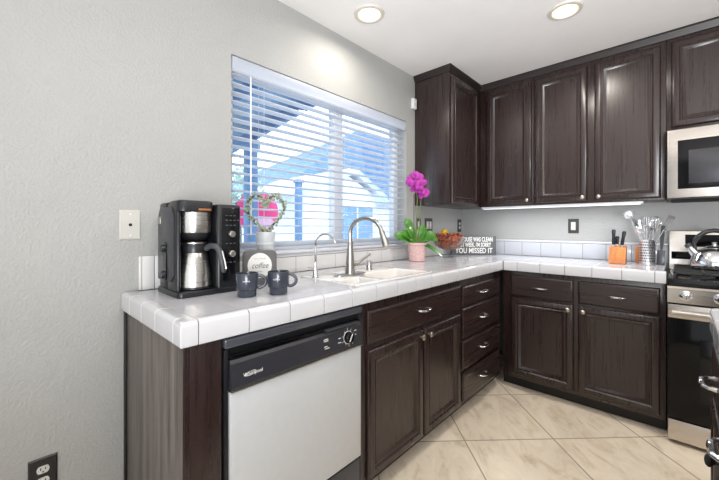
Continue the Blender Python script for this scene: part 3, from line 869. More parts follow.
# microwave
t = thing('microwave', 'stainless microwave with black glass window hung beneath a short cabinet', 'microwave', (GC, -.2, UB))
obj('body', MB().box(1.543, 2.30, -.372, -.003, 1.372, 1.8025, .003), M['charcoal_plastic'], t)
mf = MB().box(1.543, 2.30, -.400, -.373, 1.378, 1.796, .005, 3)
mfo = obj('door', mf, M['steel_h'], t)
obj('glass', MB().box(1.592, 2.08, -.4035, -.3995, 1.432, 1.726, .001), M['black_gloss'], mfo)
obj('window', MB().box(1.640, 2.03, -.405, -.403, 1.462, 1.662, .0008), M['dark_gray_metal'], mfo)
obj('handle', MB().tube([(2.115, -.399, 1.45), (2.115, -.435, 1.46), (2.115, -.435, 1.70), (2.115, -.399, 1.71)], .009, 10), M['steel'], mfo)
obj('keypad', MB().box(2.145, 2.285, -.404, -.3995, 1.40, 1.775, .001), M['black_gloss'], mfo)
obj('vent', MB().box(1.56, 2.28, -.36, -.05, 1.366, 1.3715, .001), M['mat_black'], t)

# ------------------------------------------------------------------ peninsula in the right foreground
PX, PY0, PY1 = 1.668, -3.5, -1.69
t = thing('peninsula_counter', 'white tiled counter edge at the far right foreground', 'countertop', (2.0, -2.6, CB))
obj('tile_surface', MB().box(PX + .012, 2.29, PY0, PY1 - .012, CB + .004, CT - .0005), M['tile_top'], t)
ep = MB()
edge_run(ep, lambda d, z, tt: (PX - d, tt, z), PY0, PY1, [-3.4 + .152 * k for k in range(12)])
edge_run(ep, lambda d, z, tt: (tt, PY1 + d, z), PX + .002, 2.29, [1.82, 1.972, 2.124])
obj('edge_tiles', ep, M['tile_edge'], t)
t = thing('peninsula_cabinet', 'dark wood drawer cabinet at the right edge of the picture', 'cabinet', (2.0, -2.6, 0), G_BASE)
FP = fr('y', -1, 1.690)
mb = MB(); mb.box(1.690, 2.27, PY0 + .02, PY1 - .02, .084, CB - .003, .0015); obj('body', mb, M['wood_v'], t)
obj('toe_kick', MB().box(1.755, 2.25, PY0 + .04, PY1 - .05, .001, .083), M['toe'], t)
for ya, yb in ((-2.085, -1.716), (-2.475, -2.105), (-2.87, -2.495), (-3.26, -2.89)):
    d = obj('drawer', drawer_front(FP, ya, yb, .694, .850), M['wood_y'], t)
    obj('handle', pull(FP, (ya + yb) / 2, .775, .019, .094, .028), M['chrome'], d)
    d = obj('door', panel_door(FP, ya, yb, .11, .680), M['wood_v'], t)
    obj('knob', knob(FP, ya + .032, .635, .019), M['mat_black'], d)

# ------------------------------------------------------------------ coffee maker
cx0, cx1, cy0, cy1 = .062, .288, -2.790, -2.553
t = thing('coffee_maker', 'black and stainless coffee machine with steel carafe at the counter end', 'coffee maker', (.19, -2.69, CT))
Z = CT + .0012
def rbox(x0, x1, y0, y1, z0, z1, r, n=5, top=0.0):
    mb = MB()
    L = [(0, z0), (0, z1 - top)] if not top else [(0, z0), (0, z1 - top), (top * .3, z1 - top * .3), (top, z1)]
    mb.loft([rr_loop(x0 + i, x1 - i, y0 + i, y1 - i, max(r - i, .002), z, n) for i, z in L]); return mb
obj('base', rbox(cx0, cx1 + .012, cy0 - .006, cy1 + .006, Z, Z + .020, .018, top=.005), M['black_plastic'], t)
# rear column, left wall and top of the brewing bay
mb = rbox(cx0 + .004, .165, cy0, cy1 - .102, Z + .0205, Z + .352, .02, top=.010)
obj('rear_column', mb, M['black_plastic'], t)
mb = rbox(.1655, .262, cy0, cy0 + .018, Z + .0205, Z + .345, .010, top=.006)
sd = obj('side_wall', mb, M['black_plastic'], t)
# raised side plate with switches
sp = MB()
def sp_loop(y, k):
    pts = [(.080 + k, Z + .05 + k), (.215 - k, Z + .05 + k), (.238 - k, Z + .075 + k), (.238 - k, Z + .300 - k), (.215 - k, Z + .332 - k), (.103 + k, Z + .332 - k), (.080 + k, Z + .30 - k)]
    return [(x, y, z) for x, z in pts]
sp.loft([sp_loop(cy0 - .0002, 0), sp_loop(cy0 - .005, 0), sp_loop(cy0 - .008, .004)])
spl = obj('side_plate', sp, M['charcoal_plastic'], t)
kd = MB()
kd.loft([stadium(0, 0, .055, .018, z) for z in (0, .004)], M4=Matrix.Translation((.170, cy0 - .0081, Z + .125)) @ Matrix(((1, 0, 0, 0), (0, 0, -1, 0), (0, 1, 0, 0), (0, 0, 0, 1))))
obj('switch_panel', kd, M['black_gloss'], spl)
for zz in (Z + .075, Z + .175):
    obj('side_knob', MB().tube([(.170, cy0 - .0122, zz), (.170, cy0 - .024, zz)], [.015, .013], 18), M['black_plastic'], spl)
obj('badge_plate', MB().box(.090, .125, cy0 - .0115, cy0 - .0082, Z + .268, Z + .296, .001), M['nickel'], spl)
# brew head
mb = rbox(.166, .284, cy0 + .0005, cy1 - .103, Z + .315, Z + .356, .028, top=.010)
hd = obj('top_housing', mb, M['black_plastic'], t)
bkx, bky, = .226, -2.712
bk = MB().lathe([(.0575, 0), (.0585, .003), (.0585, .078), (.056, .080)], (bkx, bky, Z + .234), 40)
bko = obj('brew_basket', bk, M['steel'], t)
obj('basket_bottom', MB().lathe([(.026, -.030), (.044, -.024), (.055, -.010), (.0588, 0), (.058, .0005)], (bkx, bky, Z + .2335), 36), M['black_plastic'], bko)
obj('copper_tab', MB().box(.2845, .294, bky - .010, bky + .036, Z + .317, Z + .326, .002), M['copper'], hd)
# control tower
tw = rbox(cx0 + .004, .292, cy1 - .1005, cy1, Z + .0205, Z + .345, .014, top=.008)
two = obj('control_tower', tw, M['black_plastic'], t)
tf = MB().box(.2925, .2955, cy1 - .080, cy1 - .010, Z + .04, Z + .332, .001)
obj('touch_panel', tf, M['black_gloss'], two)
for zz in (Z + .228, Z + .150):
    r_ = obj('dial', MB().tube([(.2958, cy1 - .044, zz), (.306, cy1 - .044, zz), (.309, cy1 - .044, zz)], [.0135, .0125, .009], 20), M['nickel'], two)
for zz, n in ((Z + .300, 3), (Z + .282, 4), (Z + .262, 3), (Z + .19, 3), (Z + .115, 3)):
    mk = MB()
    for k in range(n):
        y = cy1 - .068 + k * .016
        mk.box(.2953, .2962, y, y + .009, zz, zz + .0025)
    obj('marking', mk, M['sign_gray'], two)
# carafe rests on the warming plate: lifts out, a thing of its own
Zc = Z + .0212
t = thing('coffee_carafe', 'stainless steel carafe with black lid and handle inside the coffee machine', 'carafe', (bkx, bky, Zc))
cv = MB().lathe([(.057, 0), (.060, .003), (.060, .012), (.057, .06), (.048, .115), (.044, .135), (.043, .137)], (bkx, bky, Zc + .0005), 40)
obj('body', cv, M['steel'], t)
obj('foot_ring', MB().lathe([(.0605, .0015), (.0615, .002), (.0615, .009), (.0605, .0095)], (bkx, bky, Zc), 40), M['black_plastic'], t)
obj('collar', MB().lathe([(.0445, 0), (.0465, .001), (.0475, .022), (.0445, .032), (.0445, .033)], (bkx, bky, Zc + .1365), 36), M['black_plastic'], t)
obj('lid', MB().lathe([(.040, 0), (.044, .002), (.044, .007), (.026, .009), (.001, .0095)], (bkx, bky, Zc + .1695), 36), M['steel'], t)
ha = Vector((.80, .60, 0)).normalized()
def hpt(r, z): p = Vector((bkx, bky, 0)) + ha * r; return (p.x, p.y, Zc + z)
obj('handle', MB().tube([hpt(.045, .150), hpt(.065, .163), hpt(.088, .160), hpt(.101, .145), hpt(.112, .105), hpt(.119, .070), hpt(.119, .060)], [.011, .0125, .0125, .0115, .0105, .010, .007], 12, 1.15), M['charcoal_plastic'], t)
hs = MB().tube([hpt(.1125, .1425), hpt(.1225, .105), hpt(.1285, .074)], [.0042, .0042, .0042], 8)
obj('handle_inlay', hs, M['nickel'], t)

# mugs
def mug(loc, rot, label):
    t = thing('coffee_mug', label, 'mug', (0, 0, 0), 'navy mugs in front of the coffee machine')
    b = MB().lathe([(.0320, 0), (.0340, .002), (.0348, .024), (.0358, .026), (.0394, .028), (.0405, .031), (.0405, .084), (.0395, .0865), (.0375, .0865), (.0368, .083), (.0365, .036), (.031, .030), (.030, .006), (.001, .005)], n=36, cap0=True, cap1=False)
    obj('body', b, M['mug'], t, 30)
    pts = [(0, .0385, .076)]
    for k in range(9):
        a = R(80) - k * R(160) / 8
        pts.append((0, .042 + .026 * math.cos(a), .052 + .023 * math.sin(a)))
    pts.append((0, .0385, .030))
    obj('handle', MB().tube(pts, .0048, 10, 1.3, up=(1, 0, 0)), M['mug'], t)
    w = MB()
    bm0 = MB().text('coffee', Matrix.Identity(4), .0105, .0002, 1.0, 0)
    for v in bm0.bm.verts:                      # wrap the word round the cup
        a = v.co.x / .0405; rr = .0408 + v.co.z
        v.co = Vector((rr * math.cos(a), rr * math.sin(a), .060 + v.co.y))
    obj('lettering', bm0, M['lettering'], t)
    t.location = loc; t.rotation_euler = (0, 0, rot); return t
# local +x carries the lettering, +y the handle
m1 = mug((.424, -2.600, CT + .001), R(-32), 'navy mug nearest the coffee machine, left of its twin')
m2 = dup(m1, (.470, -2.494, CT + .001), 'navy mug farther from the coffee machine, with its handle in front of bare tile'); m2.rotation_euler = (0, 0, R(-44))

# coffee sign: a rounded board leaning on the backsplash side of the mugs
def facing(loc, yaw, lean=0.0):
    """local x = right, y = up, z = towards the viewer"""
    return Matrix.Translation(loc) @ Matrix.Rotation(yaw, 4, 'Z') @ Matrix.Rotation(R(90) - lean, 4, 'X')
SG = facing((.235, -2.435, CT + .002), R(62), R(6))
t = thing('coffee_sign', 'gray rounded wooden sign with white circle reading coffee behind the mugs', 'sign', (.235, -2.435, CT))
def rr2(w, h, r, z, y0=0): return [(x, y + y0 + h / 2, z) for x, y, _ in rr_loop(-w / 2, w / 2, -h / 2, h / 2, r, 0, 6)]
bd = MB().loft([rr2(.148, .152, .022, -.016), rr2(.148, .152, .022, -.001), rr2(.145, .149, .021, 0, .0015)], M4=SG); obj('board', bd, M['sign_gray'], t)
dc = MB().loft([[(.052 * math.cos(2 * PI * k / 40), .083 + .056 * math.sin(2 * PI * k / 40), z) for k in range(40)] for z in (.0002, .0016)], M4=SG); obj('white_circle', dc, M['lettering'], t)
tx_ = MB().text('coffee', SG @ Matrix.Translation((0, .082, .0018)), .036, .0003, .82, .35)
for yy, ws in ((.113, (.010, .007, .012, .008)), (.056, (.008, .011))):
    x = -sum(ws) / 2 - .004 * (len(ws) - 1) / 2
    for w in ws:
        tx_.tube([SG @ Vector((x + w * q, yy + (.0016 if k_ % 2 else -.0016), .002)) for k_, q in enumerate((0, .2, .4, .6, .8, 1))], .0008, 5); x += w + .004
obj('script', tx_, M['sign_dark'], t)

# tin bucket with heart wreath
HX, HY = .085, -2.315
t = thing('tin_bucket', 'pale tin bucket behind the coffee sign holding the heart wreath', 'bucket', (HX, HY, CT))
obj('body', MB().lathe([(.0305, 0), (.031, .003), (.042, .168), (.0425, .170), (.0432, .171), (.0475, .222), (.0495, .224), (.0495, .230), (.0465, .231), (.0455, .222), (.030, .012), (.001, .012)], (HX, HY, Z), 36, True, False), M['tin'], t)
obj('rolled_band', MB().lathe([(.0425, .164), (.0448, .168), (.0448, .176), (.0432, .180)], (HX, HY, Z), 36), M['tin'], t)
obj('filler', MB().lathe([(.0425, .196), (.025, .206), (.001, .209)], (HX, HY, Z), 20), M['soil'], t)
t = thing('heart_wreath', 'small heart-shaped twig wreath with sage leaves standing in the tin bucket', 'wreath', (HX, HY, CT + .2))
HM = facing((HX, HY, Z + .205), R(52))
def heart(u):
    x = 16 * math.sin(u) ** 3; y = 13 * math.cos(u) - 5 * math.cos(2 * u) - 2 * math.cos(3 * u) - math.cos(4 * u)
    return Vector((x * .0057, (y + 17) * .0070 + .004, 0))
hp = [heart(-PI + 2 * PI * k / 60) for k in range(61)]
tw_ = MB()
for ph in (0, 2.1, 4.2):
    tw_.tube([HM @ (p + Vector((.004 * math.cos(k * .9 + ph), .004 * math.sin(k * .9 + ph), .004 * math.sin(k * .7 + ph)))) for k, p in enumerate(hp)], .0022, 6)
tw_.tube([HM @ Vector((0, -.006, 0)), HM @ Vector((0, .012, 0))], .004, 8)
obj('twig_frame', tw_, M['twig'], t)
lf = MB(); br = MB()
for k in range(240):
    u = random.uniform(-PI, PI); p = heart(u) + Vector((random.gauss(0, .005), random.gauss(0, .005), random.gauss(0, .006)))
    a = random.uniform(0, 2 * PI); b_ = random.uniform(-1, 1)
    MM = HM @ Matrix.Translation(p) @ Matrix.Rotation(a, 4, 'Z') @ Matrix.Rotation(b_, 4, 'X')
    L_ = random.uniform(.013, .022); w_ = L_ * .34
    lf.loft([[(-w_ * s, y, -.0004), (w_ * s, y, -.0004), (w_ * s, y, .0004), (-w_ * s, y, .0004)] for s, y in ((.15, 0), (1, L_ * .4), (.8, L_ * .7), (.1, L_))], M4=MM)
    if k % 4 == 0: br.ball(HM @ (p + Vector((0, 0, .006))), .0028, 8)
o = obj('sage_leaves', lf, M['sage'], t); o['kind'] = 'stuff'
o = obj('white_berries', br, M['white_berry'], t); o['kind'] = 'stuff'

# ------------------------------------------------------------------ orchid
OX, OY = .16, -1.075
t = thing('potted_orchid', 'magenta orchid with broad green leaves in a pink pot by the window', 'orchid', (OX, OY, CT))
obj('pot', MB().lathe([(.056, 0), (.060, .004), (.068, .118), (.074, .122), (.075, .136), (.068, .138), (.064, .122), (.001, .118)], (OX, OY, Z), 36, True, False), M['pink_pot'], t)
obj('bark', MB().lathe([(.0635, .121), (.05, .128), (.02, .134), (.001, .134)], (OX, OY, Z), 24), M['soil'], t)
def leaf(az, L_, w, rise, droop, twist=0.0):
    mb = MB(); n = 10; loops = []
    d = Vector((math.cos(az), math.sin(az), 0)); s_ = Vector((-d.y, d.x, 0))
    for k in range(n + 1):
        u = k / n
        c = Vector((OX, OY, Z + .128)) + d * (L_ * u) + Vector((0, 0, rise * math.sin(u * PI * .55) - droop * u * u))
        ww = w * (math.sin(PI * min(1, (u * .92 + .06))) ** .6) + .001
        tw = twist * (.45 + .55 * u); ss = s_ * math.cos(tw) + Vector((0, 0, 1)) * math.sin(tw)
        nn = Vector((0, 0, 1)); keel = -.012 * math.sin(PI * u)
        loops.append([c - ss * ww + nn * .004, c - ss * ww * .5 + nn * (keel * .5 + .003), c + nn * (keel + .002), c + ss * ww * .5 + nn * (keel * .5 + .003), c + ss * ww + nn * .004,
                      c + ss * ww + nn * .001, c + ss * ww * .5 + nn * (keel * .5), c + nn * (keel - .002), c - ss * ww * .5 + nn * (keel * .5), c - ss * ww + nn * .001])
    mb.loft(loops); return mb
for az, L_, w, rise, droop, tw__ in ((R(226), .165, .052, .060, .0, -.95), (R(212), .12, .046, .085, .01, -.8), (R(180), .115, .046, .150, -.02, -1.1), (R(42), .140, .054, .065, .0, .95), (R(30), .15, .044, .075, .05, .7), (R(12), .19, .020, .01, .10, .5), (R(85), .11, .04, .12, .0, .8)):
    obj('leaf', leaf(az, L_, w, rise, droop, tw__), M['leaf'], t)
hd_ = Vector((.73, .684, 0))   # direction used for arching the sprays
st = [Vector((OX, OY, Z + .125)), Vector((OX - .004, OY - .004, Z + .30)), Vector((OX + .004, OY + .0, Z + .46)), Vector((OX - .006, OY - .01, Z + .58)), Vector((OX - .02, OY - .02, Z + .66))]
obj('stem', MB().tube(st, [.004, .0036, .0032, .0028, .002], 8), M['stem'], t)
st2 = [Vector((OX + .012, OY + .012, Z + .125)), Vector((OX + .014, OY + .02, Z + .34)), Vector((OX + .02, OY + .028, Z + .5)), Vector((OX + .04, OY + .04, Z + .56))]
obj('stem', MB().tube(st2, [.004, .0034, .003, .002], 8), M['stem'], t)
obj('stake', MB().cyl((OX - .02, OY - .012, Z + .12), (OX - .018, OY - .012, Z + .50), .0026, n=8), M['twig'], t)
VR = Vector((.73, .684, 0)); VF = Vector((.55, -.83, .05)).normalized()   # sideways and out of the spray
def flower(c, fac, size, spin):
    q = fac.to_track_quat('Z', 'Y').to_matrix().to_4x4()
    MM = Matrix.Translation(c) @ q @ Matrix.Rotation(spin, 4, 'Z')
    mb = MB()
    for k, (a, L_, w) in enumerate(((90, 1, .42), (210, .95, .4), (330, .95, .4), (18, 1.05, .72), (162, 1.05, .72))):
        A = Matrix.Rotation(R(a - 90), 4, 'Z'); loops = []
        for j in range(7):
            u = j / 6; y = L_ * size * u; ww = w * size * math.sin(PI * (.1 + .86 * u)) ** .7; zc = .12 * size * math.sin(PI * u) - .18 * size * u * u
            loops.append([(-ww, y, zc - .003), (-ww * .4, y, zc + .002), (ww * .4, y, zc + .002), (ww, y, zc - .003), (ww * .4, y, zc), (-ww * .4, y, zc)])
        mb.loft(loops, M4=MM @ A)
    f = obj('flower', mb, M['petal'], t, 50)
    lp = MB().ball((0, -.10 * size, .14 * size), .20 * size, 10, (.8, 1.1, .9), MM); obj('lip', lp, M['petal_lip'], f)
fl = [(-.055, .640), (-.02, .665), (.025, .645), (-.045, .59), (-.005, .61), (.035, .595), (-.02, .555), (.045, .545), (.02, .57), (.075, .535), (-.065, .605), (.06, .60), (.055, .515)]
for i, (s_, z_) in enumerate(fl):
    c = Vector((OX, OY, Z + z_ * .97 - .008)) + VR * (s_ * .82) + VF * (.018 + .018 * (i % 3))
    flower(c, (VF + VR * random.uniform(-.5, .5) + Vector((0, 0, random.uniform(-.3, .3)))).normalized(), random.uniform(.030, .037), random.uniform(-.4, .4))

# ------------------------------------------------------------------ footed bowl with dried petals
BXc, BYc = .175, -.62
t = thing('footed_glass_bowl', 'footed clear glass bowl full of rust-brown dried petals beside the orchid', 'bowl', (BXc, BYc, CT))
obj('dish', MB().lathe([(.012, .058), (.035, .060), (.085, .075), (.120, .105), (.136, .150), (.137, .178), (.1355, .1785), (.133, .150), (.117, .107), (.083, .078), (.034, .063), (.001, .062)], (BXc, BYc, Z), 40, False, False), M['glass'], t)
obj('foot', MB().lathe([(.052, 0), (.054, .003), (.030, .008), (.011, .016), (.009, .035), (.013, .0575), (.001, .0575)], (BXc, BYc, Z), 32), M['glass'], t)
pp = MB()
def rad(z):
    P = [(.062, .03), (.078, .080), (.107, .114), (.15, .130), (.19, .118), (.21, .07)]
    for (z0, r0), (z1, r1) in zip(P[:-1], P[1:]):
        if z0 <= z <= z1: return r0 + (r1 - r0) * (z - z0) / (z1 - z0)
    return .03
for k in range(620):
    z = random.uniform(.072, .198); rm = max(.01, rad(z) - .012)
    a = random.uniform(0, 2 * PI); r_ = rm * (1 - random.random() ** 3 * .35)
    s = random.uniform(.008, .015); pp.mi = random.choice((0, 0, 1, 2) if z > .12 else (0, 1, 1, 1, 2))
    MM = Matrix.Translation((BXc + r_ * math.cos(a), BYc + r_ * math.sin(a), Z + z)) @ Matrix.Rotation(random.uniform(0, 6), 4, 'X') @ Matrix.Rotation(random.uniform(0, 6), 4, 'Z')
    bm = bmesh.new(); bmesh.ops.create_icosphere(bm, subdivisions=1, radius=s)
    for v in bm.verts: v.co = Vector((v.co.x, v.co.y * .7, v.co.z * .35 + .3 * v.co.x * v.co.x / s))
    pp.merge(bm, MM)
pp.mi = 0
pp.lathe([(.03, .070), (.07, .080), (.10, .110), (.112, .150), (.10, .180), (.04, .192), (.001, .194)], (BXc, BYc, Z), 24)
tag(obj('dried_petals', pp, [M['potpourri'], M['potpourri_tan'], M['potpourri_dark']]), 'rust and tan dried petals heaped in the glass bowl', 'potpourri', kind='stuff')
for (dx_, dy_, lab) in ((-.025, -.028, 'yellow lemon lying highest on the petals in the bowl'),):
    tag(obj('lemon', MB().lathe([(.001, -.036), (.006, -.034), (.018, -.024), (.0255, -.008), (.026, .006), (.019, .023), (.007, .032), (.004, .037), (.001, .038)], n=24, M4=Matrix.Translation((BXc + dx_, BYc + dy_, Z + .212)) @ Matrix.Rotation(R(80), 4, 'Y') @ Matrix.Rotation(.4, 4, 'X')), M['lemon']), lab, 'lemon')

# ------------------------------------------------------------------ lettered sign across the corner
SM = facing((.235, -.262, CT + .002), R(43.5))
t = thing('word_sign', 'dark box sign with white capital lettering across the counter corner', 'sign', (.235, -.262, CT))
SW, SH = .405, .168
obj('panel', MB().box(-SW / 2, SW / 2, 0, SH, -.035, 0, .002, M4=SM), M['sign_dark'], t)
lt_ = MB()
for s, y, sz, sx in (('MY HOUSE WAS CLEAN', .138, .058, .55), ("LAST WEEK, I'M SORRY", .089, .054, .555), ('YOU MISSED IT', .036, .066, .76)):
    lt_.text(s, SM @ Matrix.Translation((0, y, .0004)), sz, .0004, sx, bold=.0012)
obj('lettering', lt_, M['lettering'], t)

# ------------------------------------------------------------------ knife block and knives
t = thing('knife_block', 'small honey-colored wooden knife block on the back counter', 'knife block', (1.283, -.245, CT))
kb = MB().prism([(-.305, Z), (-.195, Z), (-.185, Z + .125), (-.262, Z + .108)], 'x', 1.236, 1.330)
for v in kb.bm.verts: pass
bmesh.ops.bevel(kb.bm, geom=list(kb.bm.edges), offset=.003, segments=2, affect='EDGES')
kbo = obj('block', kb, M['blockwood'], t)
obj('slots', MB().box(1.250, 1.270, -.232, -.228, Z + .1165, Z + .1175).box(1.296, 1.316, -.232, -.228, Z + .1165, Z + .1175), M['hole'], kbo)
def knife(x, y, z, lean, L_, label):
    t = thing('kitchen_knife', label, 'knife', (x, y, z), 'knives in the wooden block')
    d = Vector((lean, -.10, 1)).normalized()
    p = Vector((x, y, z))
    obj('bolster', MB().tube([p, p + d * .014], [.0085, .0095], 10, .6), M['chrome'], t)
    obj('handle', MB().tube([p + d * .0145, p + d * .03, p + d * (L_ * .6), p + d * (L_ - .01), p + d * L_], [.0095, .011, .0095, .0125, .008], 12, .62), M['black_plastic'], t)
knife(1.258, -.236, Z + .1155, .02, .122, 'black-handled knife upright in the left slot of the wooden block')
knife(1.303, -.236, Z + .1155, .16, .112, 'black-handled knife leaning right in the wooden block')
knife(1.275, -.212, Z + .1200, .04, .07, 'short knife between two taller ones in the wooden block')

# ------------------------------------------------------------------ utensil crock and utensils
UX, UY = 1.440, -.215
t = thing('utensil_crock', 'perforated steel canister crowded with metal cooking utensils', 'utensil holder', (UX, UY, CT))
cr = MB()
RR = .043; HH = .165
cr.lathe([(RR - .002, 0), (RR, .002), (RR, HH), (RR + .002, HH + .003), (RR - .002, HH + .003), (RR - .003, HH), (RR - .003, .004), (.001, .004)], (UX, UY, Z), 40, True, False)
obj('canister', cr, M['utensil'], t)
ho = MB()
for row in range(8):
    for k in range(22):
        a = 2 * PI * (k + .5 * (row % 2)) / 22
        MM = Matrix.Translation((UX, UY, Z + .026 + row * .018)) @ Matrix.Rotation(a, 4, 'Z') @ Matrix.Translation((RR + .0002, 0, 0)) @ Matrix.Rotation(R(90), 4, 'Y')
        ho.lathe([(.0042, 0), (.0042, .0006), (.0001, .0006)], n=8, M4=MM)
o = obj('perforations', ho, M['dark_gray_metal'], t)
GU = 'utensils in the steel canister'
def utensil(name, label, dx, dy, tipdx, tipdy, L_, head, m, handle_r=.0035):
    b = Vector((UX + dx, UY + dy, Z + .006)); e_ = Vector((UX + tipdx, UY + tipdy, Z + L_))
    d = (e_ - b).normalized()
    t = thing(name, label, 'utensil', b, GU)
    obj('shaft', MB().tube([b, b + (e_ - b) * .5, e_], [handle_r * 1.2, handle_r, handle_r], 8), m, t)
    q = d.to_track_quat('Y', 'Z').to_matrix().to_4x4()
    yaw = Matrix.Translation(e_) @ q
    return t, yaw, m
def spoon_head(mb, MM, w, L_, deep=.006, slots=False):
    top, bot = [], []
    n = 20
    for s, z, ins in ((1, 0, 0), (.7, -deep * .7, 0), (.3, -deep, 0)):
        top.append([(w * s * math.cos(2 * PI * k / n), L_ / 2 - .003 + L_ / 2 * s * math.sin(2 * PI * k / n), z) for k in range(n)])
    for s, z in ((.3, -deep - .0015), (.7, -deep * .7 - .0015), (1, -.0012)):
        bot.append([(w * s * math.cos(2 * PI * k / n), L_ / 2 - .003 + L_ / 2 * s * math.sin(2 * PI * k / n), z) for k in range(n)])
    mb.loft(list(reversed(top)) , True, False, M4=MM); mb.loft(bot, True, False, M4=MM)
    mb.loft([top[0], bot[-1]], False, False, M4=MM)
def flip(MM, a): return MM @ Matrix.Rotation(a, 4, 'Y')
t, y_, m = utensil('ladle', 'steel ladle leaning far left out of the steel canister', .02, 0, -.088, -.01, .315, 0, M['utensil'])
L1 = MB(); L1.lathe([(.001, -.026), (.020, -.022), (.031, -.008), (.033, .006), (.0318, .006), (.0295, -.007), (.019, -.020), (.001, -.0245)], n=24, cap0=False, cap1=False, M4=flip(y_, 1.0) @ Matrix.Translation((.0, .026, .0)) @ Matrix.Rotation(R(50), 4, 'X'))
obj('cup', L1, M['utensil'], t)
for nm, lab, a, w, L_, ht, dn in (('serving_spoon', 'oval steel serving spoon rising near the middle of the canister', (.0, .02, -.022, .01), .026, .075, .285, .007),
                                  ('serving_spoon', 'narrower steel spoon right of the middle of the canister', (-.02, .0, .02, -.016), .021, .068, .262, .007),
                                  ('slotted_spoon', 'slotted steel spoon leaning left behind the ladle', (.02, .015, -.055, .03), .027, .07, .28, .005)):
    t, y_, m = utensil(nm, lab, *a[:2], *a[2:], ht - .03, 0, M['utensil'])
    h = MB(); spoon_head(h, flip(y_, random.uniform(-.6, .6) + PI * .0), w, L_, dn); obj('bowl', h, M['utensil'], t)
t, y_, m = utensil('slotted_turner', 'wide steel turner leaning far right out of the canister', -.02, 0, .085, -.005, .235, 0, M['utensil'])
h = MB(); MM = flip(y_, .5)
for k in range(5):
    x = -.036 + k * .018
    h.box(x - .005, x + .005, .0, .085, -.0008, .0008, M4=MM)
h.box(-.041, .041, .080, .100, -.0008, .0008, M4=MM); h.box(-.041, .041, -.006, .008, -.0008, .0008, M4=MM)
obj('blade', h, M['utensil'], t)
t, y_, m = utensil('whisk', 'wire balloon whisk at the back of the canister', .01, -.02, .035, .035, .225, 0, M['utensil'], .005)
h = MB()
for k in range(6):
    A = Matrix.Rotation(k * PI / 6, 4, 'Y')
    h.tube([y_ @ A @ Vector((x, yv, 0)) for x, yv in ((.003, -.005), (.020, .03), (.029, .065), (.020, .095), (0, .106), (-.020, .095), (-.029, .065), (-.020, .03), (-.003, -.005))], .0013, 5)
obj('wires', h, M['utensil'], t)
t, y_, m = utensil('potato_masher', 'steel masher head sticking up left of the whisk', .0, -.015, -.035, -.02, .25, 0, M['utensil'])
h = MB()
for k in range(4): h.box(-.032, .032, .005 + k * .013, .011 + k * .013, -.002, .002, M4=y_)
h.box(-.034, -.030, -.002, .052, -.002, .002, M4=y_).box(.030, .034, -.002, .052, -.002, .002, M4=y_).box(-.033, .033, -.004, .002, -.002, .002, M4=y_)
obj('grid', h, M['utensil'], t)
for nm, lab, a, w, L_, ht, dn in (('serving_spoon', 'long steel spoon standing between the whisk and the turner', (-.01, .012, .052, .012), .025, .075, .275, .006),
                                  ('serving_spoon', 'short wide steel spoon low at the front of the canister', (.01, -.02, -.012, -.036), .028, .07, .235, .008),
                                  ('serving_spoon', 'round steel spoon low between ladle and canister rim', (.012, .0, -.040, -.03), .024, .06, .235, .007)):
    t, y_, m = utensil(nm, lab, *a[:2], *a[2:], ht - .03, 0, M['utensil'])
    h = MB(); spoon_head(h, flip(y_, random.uniform(-.5, .5)), w, L_, dn); obj('bowl', h, M['utensil'], t)
t, y_, m = utensil('serving_fork', 'steel meat fork rising behind the masher in the canister', .0, .02, -.005, .04, .262, 0, M['utensil'])
h = MB()
for sx_ in (-1, 0, 1): h.tube([y_ @ Vector((sx_ * .009, .0, 0)), y_ @ Vector((sx_ * .013, .05, .004)), y_ @ Vector((sx_ * .011, .068, -.002))], [.003, .0028, .001], 6)
h.tube([y_ @ Vector((-.0105, .002, 0)), y_ @ Vector((.0105, .002, 0))], .0035, 6)
obj('tines', h, M['utensil'], t)
t = thing('spatula', 'black-handled spatula propped upright against the right side of the canister', 'utensil', (1.507, -.238, CT))
MM = Matrix.Translation((1.507, -.236, Z + .001)) @ Matrix.Rotation(R(3), 4, 'Y') @ Matrix.Rotation(R(-6), 4, 'X')
obj('blade', MB().box(-.020, .020, -.002, .002, .002, .10, .0015, M4=MM), M['dark_gray_metal'], t)
obj('handle', MB().loft([[(x * s, y * s, z) for x, y in ((-.011, -.006), (.011, -.006), (.011, .006), (-.011, .006))] for z, s in ((.1005, .5), (.13, .8), (.20, 1), (.262, .9), (.266, .5))], M4=MM), M['black_plastic'], t)
t = thing('cutting_board', 'small wooden board edge behind the left of the utensil canister', 'board', (1.405, -.11, CT))
obj('panel', MB().box(1.372, 1.46, -.150, -.135, Z, Z + .120, .004), M['blockwood'], t)

# ------------------------------------------------------------------ outdoors, seen through the blind
EX = -.14
struct('ground', MB().box(-22, -.16, -14, 26, -.25, -.15), M['ext_ground'])
# patio cover attached to the house, sloping away from it
t = thing('patio_cover', 'wooden patio cover tinted shade-blue, sloping down outside the window', 'patio cover', (-1.3, -2.8, 2.2))
def rz(x): return 2.56 + .125 * (x + .2)
obj('deck', MB().prism([(-.2, rz(-.2) + .03), (-2.6, rz(-2.6) + .03), (-2.6, rz(-2.6) + .07), (-.2, rz(-.2) + .07)], 'y', -6.0, -1.12), M['ext_soffit'], t)
for k in range(9):
    y = -1.15 - k * .58
    obj('rafter', MB().prism([(-.2, rz(-.2) - .10), (-2.7, rz(-2.7) - .10), (-2.7, rz(-2.7) + .028), (-.2, rz(-.2) + .028)], 'y', y - .022, y + .022), M['ext_beam'], t)
obj('beam', MB().box(-2.14, -2.02, -5.9, -1.10, 2.12, rz(-2.08) - .102), M['ext_beam'], t)
for y in (-1.19, -3.6, -5.8):
    obj('post', MB().box(-2.14, -2.02, y - .06, y + .06, -.148, 2.118, .004), M['ext_beam'], t)
